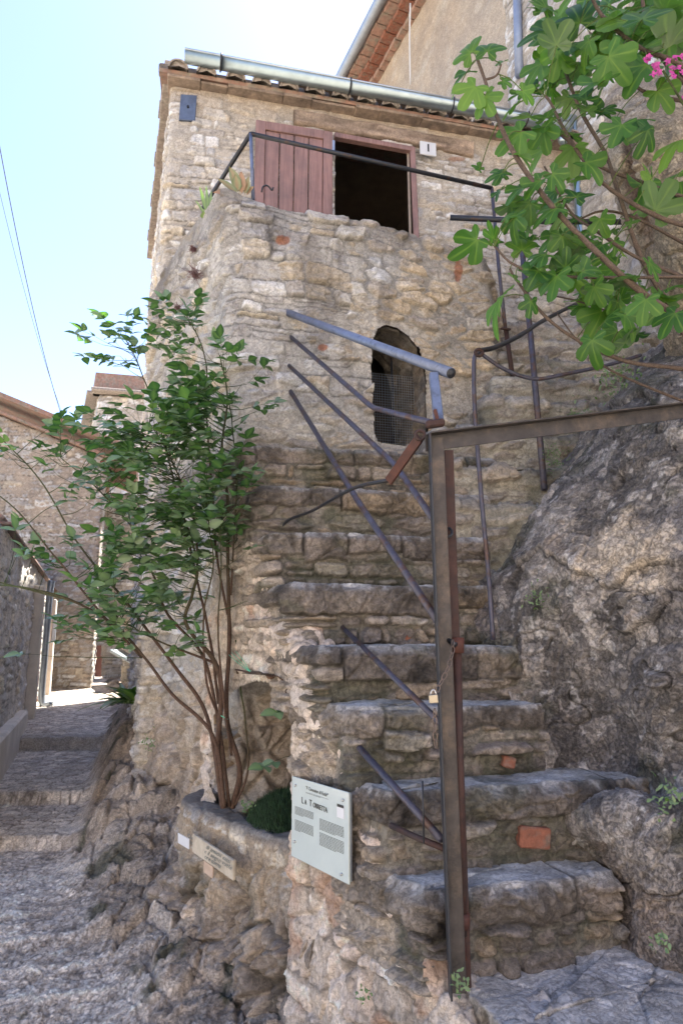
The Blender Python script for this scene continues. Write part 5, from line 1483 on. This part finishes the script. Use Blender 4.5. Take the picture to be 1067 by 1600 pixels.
            for j in range((nl-1)//2):
                f = .95-.42*j; pj = p+(e-p)*f
                for sd in (-1, 1):
                    ovate(L, pj, side*sd*.9+d0*.55+rv(rnd, .15), nrm+rv(rnd, .25), rnd.uniform(.042, .056)*sc_, rnd.uniform(.028, .036)*sc_, shd+rnd.uniform(-.1, .1))
    tw.build('twigs', M['bark'], rose, True)
    L.build('leaves', M['rose'], rose)
    b = MB(); c = at(160, 722, 3.5)
    for k in range(7): 
        a = k*.9; b.tube([c, c+np.array([math.cos(a)*.008, -.004, math.sin(a)*.008])], .005, 6)
    b.build('flower', M['redflower'], rose, True)
rose_bush()
# green string ties and the wrought hook
b = MB()
for dx, dy in ((0, 0), (6, -3), (-4, 3)):
    b.tube(curve([at(362+dx, 1020+dy, 3.55), at(378+dx*.5, 1036+dy, 3.45), at(392, 1050, 3.38), at(405, 1054, 3.34)], 10), .0018, 4)
b.tube([at(345, 1118, 3.55), at(356, 1124, 3.55)], .0025, 4)
o = b.build('string_tie', M['string'], None, True); tag(o, 'green string tying the rose stem to the rusty wire over the niche', 'string')
b = MB(); b.tube(curve([at(368, 1046, 3.5), at(400, 1052, 3.36), at(432, 1056, 3.22), at(452, 1078, 3.13), at(468, 1104, 3.06)], 24), .0042, 6)
b.tube(curve([at(453, 1075, 3.12), at(450, 1084, 3.1), at(446, 1080, 3.1), at(450, 1075, 3.1)], 8), .0028, 5)
o = b.build('twisted_wire', M['rust'], None, True); tag(o, 'thin rusty wire with a small curl crossing above the niche', 'wire')

# fig tree entering from the right
fig = thing('fig_tree', 'fig tree with large lobed bright green leaves reaching in from the right', 'fig tree', at(1120, 620, 2.6))
def fig_tree():
    rnd = random.Random(5)
    br = [
     ([(1120, 530, 2.45), (1067, 498, 2.4), (1000, 455, 2.38), (930, 392, 2.35), (862, 322, 2.35), (806, 245, 2.35), (775, 180, 2.35), (757, 125, 2.35), (745, 92, 2.35)], .014, .006),
     ([(1140, 560, 2.6), (1067, 520, 2.6), (1040, 470, 2.6), (1000, 400, 2.6), (965, 300, 2.6), (945, 240, 2.6), (905, 170, 2.6), (875, 90, 2.6), (862, 60, 2.6)], .012, .006),
     ([(1140, 360, 2.5), (1067, 352, 2.5), (1000, 325, 2.5), (935, 280, 2.5), (888, 215, 2.5), (862, 165, 2.5), (852, 150, 2.5)], .011, .005),
     ([(1140, 330, 2.7), (1067, 308, 2.7), (1000, 284, 2.7), (940, 262, 2.7), (900, 230, 2.7), (850, 190, 2.7)], .010, .005),
     ([(1140, 190, 2.4), (1067, 105, 2.4), (1000, 75, 2.4), (945, 30, 2.4), (920, -10, 2.4)], .011, .006),
     ([(1140, 600, 2.5), (1067, 577, 2.5), (980, 565, 2.5), (905, 533, 2.5), (852, 495, 2.5), (808, 440, 2.5), (796, 420, 2.5)], .010, .0045),
     ([(1140, 440, 2.45), (1067, 433, 2.45), (960, 434, 2.45), (850, 430, 2.45), (800, 412, 2.45), (772, 385, 2.45)], .008, .004),
     ([(1140, 170, 2.7), (1067, 158, 2.7), (1000, 140, 2.7), (960, 90, 2.7), (920, 50, 2.7)], .010, .005),
     ([(1140, 420, 2.7), (1067, 380, 2.7), (990, 340, 2.7), (940, 330, 2.7), (900, 345, 2.7)], .008, .004),
     ([(1067, 433, 2.5), (990, 400, 2.55), (930, 360, 2.55), (890, 330, 2.6), (850, 260, 2.6)], .008, .004),
     ([(1100, 640, 2.6), (1000, 600, 2.6), (940, 570, 2.62), (900, 530, 2.65), (870, 490, 2.65)], .006, .003),
     ([(1060, -30, 2.6), (1050, 60, 2.6), (1090, 180, 2.6)], .010, .014),
     ([(1000, -30, 2.65), (1010, 40, 2.65), (1040, 100, 2.6), (1100, 160, 2.6)], .008, .01),
     ([(1140, 520, 2.65), (1060, 500, 2.65), (980, 495, 2.7), (900, 470, 2.75), (850, 460, 2.8)], .006, .003),
     ([(757, 125, 2.35), (775, 118, 2.33), (783, 100, 2.3)], .005, .003),
    ]
    S = []
    for pts, r0, r1 in br:
        c = curve([at(*p) for p in pts], 7*len(pts)); k = len(c); rad = np.linspace(r0, r1, k)
        n1 = fbm(c*20, 7, 2); V, Q, T = tube(c, rad*(1+.15*n1), 9)
        col = np.tile((.115, .085, .068), (len(V), 1)); b = MB(); b.add(V, Q, T, col=col); b.build('branch', M['bark'], fig, True)
        S += list(c)
    S = np.array(S)
    L = Leaves(); pt = MB()
    def leaf(px, py, Y, size, ang=None, face=None):
        p = at(px, py, Y); i = int(np.argmin(np.linalg.norm(S-p, axis=1))); s0 = S[i]
        out = p-s0; ln = np.linalg.norm(out)
        if ang is None: d = out/(ln+1e-6)+rv(rnd, .35)+np.array([-.15, -.1, -.10])
        else: d = np.array([math.cos(ang), rnd.uniform(-.25, .25), math.sin(ang)])
        d /= np.linalg.norm(d)
        st = p-d*size*.35
        cv = curve([s0, (s0+st)/2+np.array([0, 0, .015]), st], 6); pt.tube(cv, .0022, 5, col=(.12, .17, .05), close=False)
        nrm = np.array([rnd.gauss(-.1, .35), -.75, .65])+rv(rnd, .28) if face is None else np.asarray(face, float)
        figleaf(L, st, d, nrm, size, min(1, max(0, rnd.gauss(.42, .24))), rnd)
    key = [(728, 75, .105, 2.1), (765, 70, .09, 1.2), (722, 115, .085, 3.4), (735, 145, .10, 4.1), (760, 160, .09, 4.9), (785, 95, .045, .7), (790, 128, .045, -.4), (712, 140, .06, 3.8),
           (840, 50, .13, 3.0), (865, 30, .13, 2.4), (900, 20, .14, 1.9), (835, 110, .12, 3.9), (870, 95, .12, 4.6), (905, 65, .14, .4), (960, 25, .15, 2.6), (1010, 20, .14, 1.0), (1045, 60, .14, 4.6),
           (800, 215, .12, 3.7), (815, 180, .11, 2.8), (850, 215, .10, 4.8), (930, 130, .12, 3.6), (960, 100, .13, 5.2), (1000, 110, .13, 3.9), (1035, 150, .11, 5.3), (905, 150, .10, 2.3), (985, 190, .12, 3.6), (1010, 215, .10, 4.6), (1050, 225, .13, 3.7), (965, 205, .10, 4.2),
           (775, 272, .07, 3.2), (790, 268, .05, .5), (745, 262, .045, 2.6), (835, 290, .09, 3.9), (870, 280, .09, 5.5), (855, 330, .10, 3.4), (820, 325, .10, 4.0), (905, 300, .09, 1.0), (925, 260, .10, 5.5), (940, 350, .08, 4.9), (800, 350, .09, 4.4),
           (735, 385, .11, 3.95), (775, 375, .045, 1.0), (770, 480, .14, 4.05), (800, 432, .05, 2.2), (828, 480, .07, 4.6), (865, 445, .11, 4.4), (895, 425, .10, 5.0), (840, 400, .09, 3.4), (880, 380, .09, 4.9), (920, 420, .08, .3), (935, 500, .13, 4.3), (962, 480, .10, 4.9), (985, 500, .09, 5.4), (1005, 480, .09, 4.4), (1045, 500, .10, 4.0), (1050, 445, .08, .6), (925, 545, .10, 4.7), (960, 530, .10, 4.3), (1020, 420, .08, 5.2), (990, 430, .07, 2.4)]
    for px, py, s_, a in key: leaf(px, py, rnd.uniform(2.22, 2.6), s_*.95, a)
    for (cx, cy), (rx, ry), n, sz in (((880, 60), (80, 70), 15, .09), ((990, 60), (90, 80), 24, .095), ((1040, 40), (60, 50), 10, .11), ((850, 190), (60, 70), 11, .075), ((930, 180), (80, 70), 14, .08), ((860, 330), (70, 70), 20, .075), ((900, 430), (80, 60), 20, .075), ((980, 480), (70, 60), 16, .075), ((1040, 260), (40, 60), 6, .10), ((940, 370), (70, 40), 10, .05), ((770, 330), (30, 40), 3, .05), ((1050, 30), (40, 60), 8, .11)):
        for _ in range(n):
            a = rnd.uniform(0, 6.28); q = math.sqrt(rnd.random())
            leaf(cx+rx*q*math.cos(a), cy+ry*q*math.sin(a), rnd.uniform(2.35, 2.85), sz*rnd.uniform(.9, 1.5))
    pt.build('petioles', M['bark'], fig, True)
    L.build('leaves', M['fig'], fig)
fig_tree()
# pink flowering stock behind the fig leaves
fl_ = thing('pink_flower_plant', 'cluster of magenta pink flowers at the right edge among fig branches', 'flowering plant', at(1060, 150, 2.6))
rnd = random.Random(9); b = MB(); gL = Leaves(); pf = Leaves()
b.tube(curve([at(1095, 250, 2.3), at(1075, 180, 2.2), at(1035, 110, 2.13)], 10), .004, 6, col=(.06, .08, .03)); b.build('stem', M['bark'], fl_, True)
for (px, py) in ((1008, 96), (1014, 88), (1026, 110), (1048, 116), (1064, 92), (1012, 92), (1020, 105), (1018, 118), (1030, 112), (1045, 98), (1052, 108), (1060, 104), (1066, 116), (1050, 122), (1024, 98), (1070, 100), (1056, 92), (1066, 155)):
    c = at(px+rnd.uniform(-3, 3), py+rnd.uniform(-3, 3), 2.12)
    for k in range(5):
        a = k*1.257+rnd.random(); ovate(pf, c, (math.cos(a), -.4+rnd.uniform(-.5, .5), math.sin(a)), (rnd.uniform(-.5, .5), -1, rnd.uniform(-.5, .5)), .014, .012, .5, .3, .2)
pf.build('flowers', M['pink'], fl_)
# pale weathered boulder behind the fig
def pale_rock():
    rows = [[(940, 160, 3.9), (985, 120, 3.9), (1050, 100, 3.9), (1150, 80, 3.8)],
            [(938, 205, 3.5), (985, 170, 3.4), (1045, 160, 3.3), (1150, 150, 3.2)],
            [(930, 250, 3.45), (975, 235, 3.2), (1040, 225, 3.1), (1150, 220, 3.0)],
            [(948, 300, 3.5), (990, 300, 3.2), (1050, 300, 3.05), (1150, 300, 2.95)],
            [(975, 370, 3.5), (1010, 370, 3.25), (1055, 375, 3.1), (1150, 380, 3.0)],
            [(1005, 440, 3.55), (1035, 440, 3.35), (1065, 445, 3.2), (1150, 450, 3.1)],
            [(1040, 560, 3.8), (1060, 565, 3.7), (1080, 570, 3.6), (1150, 570, 3.5)]]
    P = ctrl_sheet(rows, 130, 260)
    h, e, ID, J, b, f = rockh(P, 164, .55, 1.0)
    n = fbm(P*3, 5, 4); m = fbm(P*np.array([20, 20, 6.]), 6, 3)
    c = np.array((.40, .34, .26))*(1+.3*n[..., None]+.35*m[..., None])
    px, py = proj(P)
    k = sst(14, 3, np.abs(px-(972+(py-220)*.22+10*n*3)))*sst(200, 230, py)*sst(420, 340, py)
    c = mix(c, (.14, .08, .055), k*.8); h = h-.03*k
    o, V = finish('pale_boulder', P, h, c, M['rock']); tag(o, 'pale beige boulder with a brown crack behind the fig branches', 'boulder')
pale_rock()

# succulents and strap plant on the parapet
sc_ = thing('aloe_plant', 'spiky green and red succulent at the parapet corner', 'succulent', tp(370, 300, -.12))
L = Leaves(); rnd = random.Random(3)
for (bx, by, tx, ty, w, s) in ((375, 300, 360, 263, .05, .3), (372, 305, 343, 280, .04, .35), (378, 302, 377, 270, .045, .95), (383, 303, 388, 278, .04, .4), (368, 308, 336, 300, .05, .9), (372, 300, 368, 275, .04, .4), (386, 305, 396, 292, .035, .8)):
    a, c_ = tp(bx, by, -.05), tp(tx, ty, .0); ovate(L, a, c_-a, (0, -1, .3), np.linalg.norm(c_-a)*1.1, w*1.4, s, .05, .5)
L.build('leaves', M['succ'], sc_)
st = thing('strap_leaf_plant', 'small upright strap leaved plant on the terrace side wall', 'plant', at(322, 345, 4.3))
L = Leaves()
for (bx, by, tx, ty, w, s) in ((326, 340, 312, 290, .03, .8), (327, 342, 322, 288, .028, .6), (328, 342, 330, 294, .028, .5), (326, 344, 306, 312, .02, .7), (328, 344, 333, 306, .02, .5), (320, 342, 318, 330, .05, 1.0)):
    a, c_ = at(bx, by, 4.2), at(tx, ty, 4.15); ovate(L, a, c_-a, (0, -1, .3), np.linalg.norm(c_-a), w, s, .05, .4)
L.build('leaves', M['strap'], st)
# aspidistra at the top of the rocky bank
asp = thing('aspidistra', 'clump of long glossy leaves on the rocky bank by the tower foot', 'plant', at(205, 1100, 6.0))
L = Leaves(); rnd = random.Random(13)
for i in range(46):
    a = at(205+rnd.uniform(-14, 14), 1100, rnd.uniform(5.8, 6.2)); an = rnd.uniform(0, 6.28); d = np.array([math.cos(an)*.8, math.sin(an)*.8, rnd.uniform(.25, 1.1)])
    ovate(L, a, d, np.array([-math.cos(an)*.6, -math.sin(an)*.6, 1.]), rnd.uniform(.22, .42), rnd.uniform(.05, .085), rnd.choice((.2, .3, .4, .5, .95)), .45, .3)
L.build('leaves', M['strap'], asp)
# reddish dry weeds on the side of the tower
SIDE = (-.77, 3.9, -.64, 1.0)
for i, (px, py, r_) in enumerate(((303, 390, 9), (308, 430, 19), (280, 483, 13))):
    b = MB(); rnd = random.Random(30+i); c = on(px, py, SIDE, .02)
    for k in range(90):
        d = rv(rnd, .5)+np.array([-.4, -.5, .1]); d *= r_*.0028*rnd.uniform(.5, 1.4)
        b.tube([c+rv(rnd, r_*.0012), c+d*.6+rv(rnd, .008), c+d], .0012, 3, close=False)
    o = b.build('dry_weed', M['dryweed'], None, True)
    tag(o, ['small reddish dry weed on the tower side, highest of three', 'largest reddish dry weed tuft on the tower side, between the other two', 'reddish dry weed tuft on the tower side just above the rose top'][i], 'weed', 'dry weeds on the tower side')
# small green weeds
def weed(px, py, Y, r_, n, name, label, seed, mat='weed', lw=.014, down=0):
    rnd = random.Random(seed); L = Leaves(); c = at(px, py, Y)
    for k in range(n):
        p = c+rv(rnd, r_*.5); d = rv(rnd, .7)+np.array([0, -.3, .6-down]); ovate(L, p, d, np.array([0, -.6, .8])+rv(rnd, .3), lw*rnd.uniform(1, 2.2), lw*rnd.uniform(.6, 1.1), rnd.uniform(.2, .9), .3, .2)
    o = L.build(name, M[mat], None); tag(o, label, 'weed')
weed(965, 590, 3.55, .12, 230, 'wall_weed', 'largest trailing green weed clump on top of the rock by the rail', 1, down=.8)
weed(868, 715, 3.72, .075, 200, 'mossy_weed', 'bright green mossy tuft beside the foot of the tall pipe', 2, lw=.008)
weed(900, 650, 3.9, .08, 70, 'ledge_weed', 'sparse green weeds on the upper steps behind the crossbar', 3)
weed(842, 935, 2.93, .06, 80, 'rock_weed', 'pale green weed growing in the middle of the dark rock', 4, lw=.009)
weed(1045, 1250, 2.25, .05, 60, 'bank_weed', 'small green weeds on the ledge at the right edge', 5, lw=.012)
weed(1030, 1475, 2.05, .03, 30, 'corner_weed', 'tiny green weeds at the foot of the rock by the patio', 6, lw=.010)
weed(985, 1250, 2.5, .03, 24, 'crack_weed', 'tiny green weeds in the crack right of the second step', 7, lw=.009)
weed(720, 1535, 2.14, .025, 30, 'post_weed', 'tiny green weeds at the foot of the rusty gate post', 8, lw=.010)
weed(568, 1555, 2.30, .02, 22, 'flank_weed', 'tiny green weeds low on the stair flank under the sign', 10, lw=.008)
weed(385, 1262, 3.45, .03, 26, 'planter_weed', 'tiny green weeds on the planter at the rose foot', 11, lw=.012)
weed(232, 1160, 4.6, .05, 30, 'foot_weed', 'tiny green weeds on the rock at the tower foot', 12, lw=.012)

# lettering becomes plain mesh
bpy.context.view_layer.update()
dg = bpy.context.evaluated_depsgraph_get()
for o in [o for o in sc.objects if o.type == 'FONT']:
    me = bpy.data.meshes.new_from_object(o.evaluated_get(dg)); me.materials.clear(); me.materials.append(o.data.materials[0])
    m_ = bpy.data.objects.new(o.name.split('.')[0], me); sc.collection.objects.link(m_); m_.parent = o.parent; m_.matrix_basis = o.matrix_basis.copy()
    bpy.data.objects.remove(o)
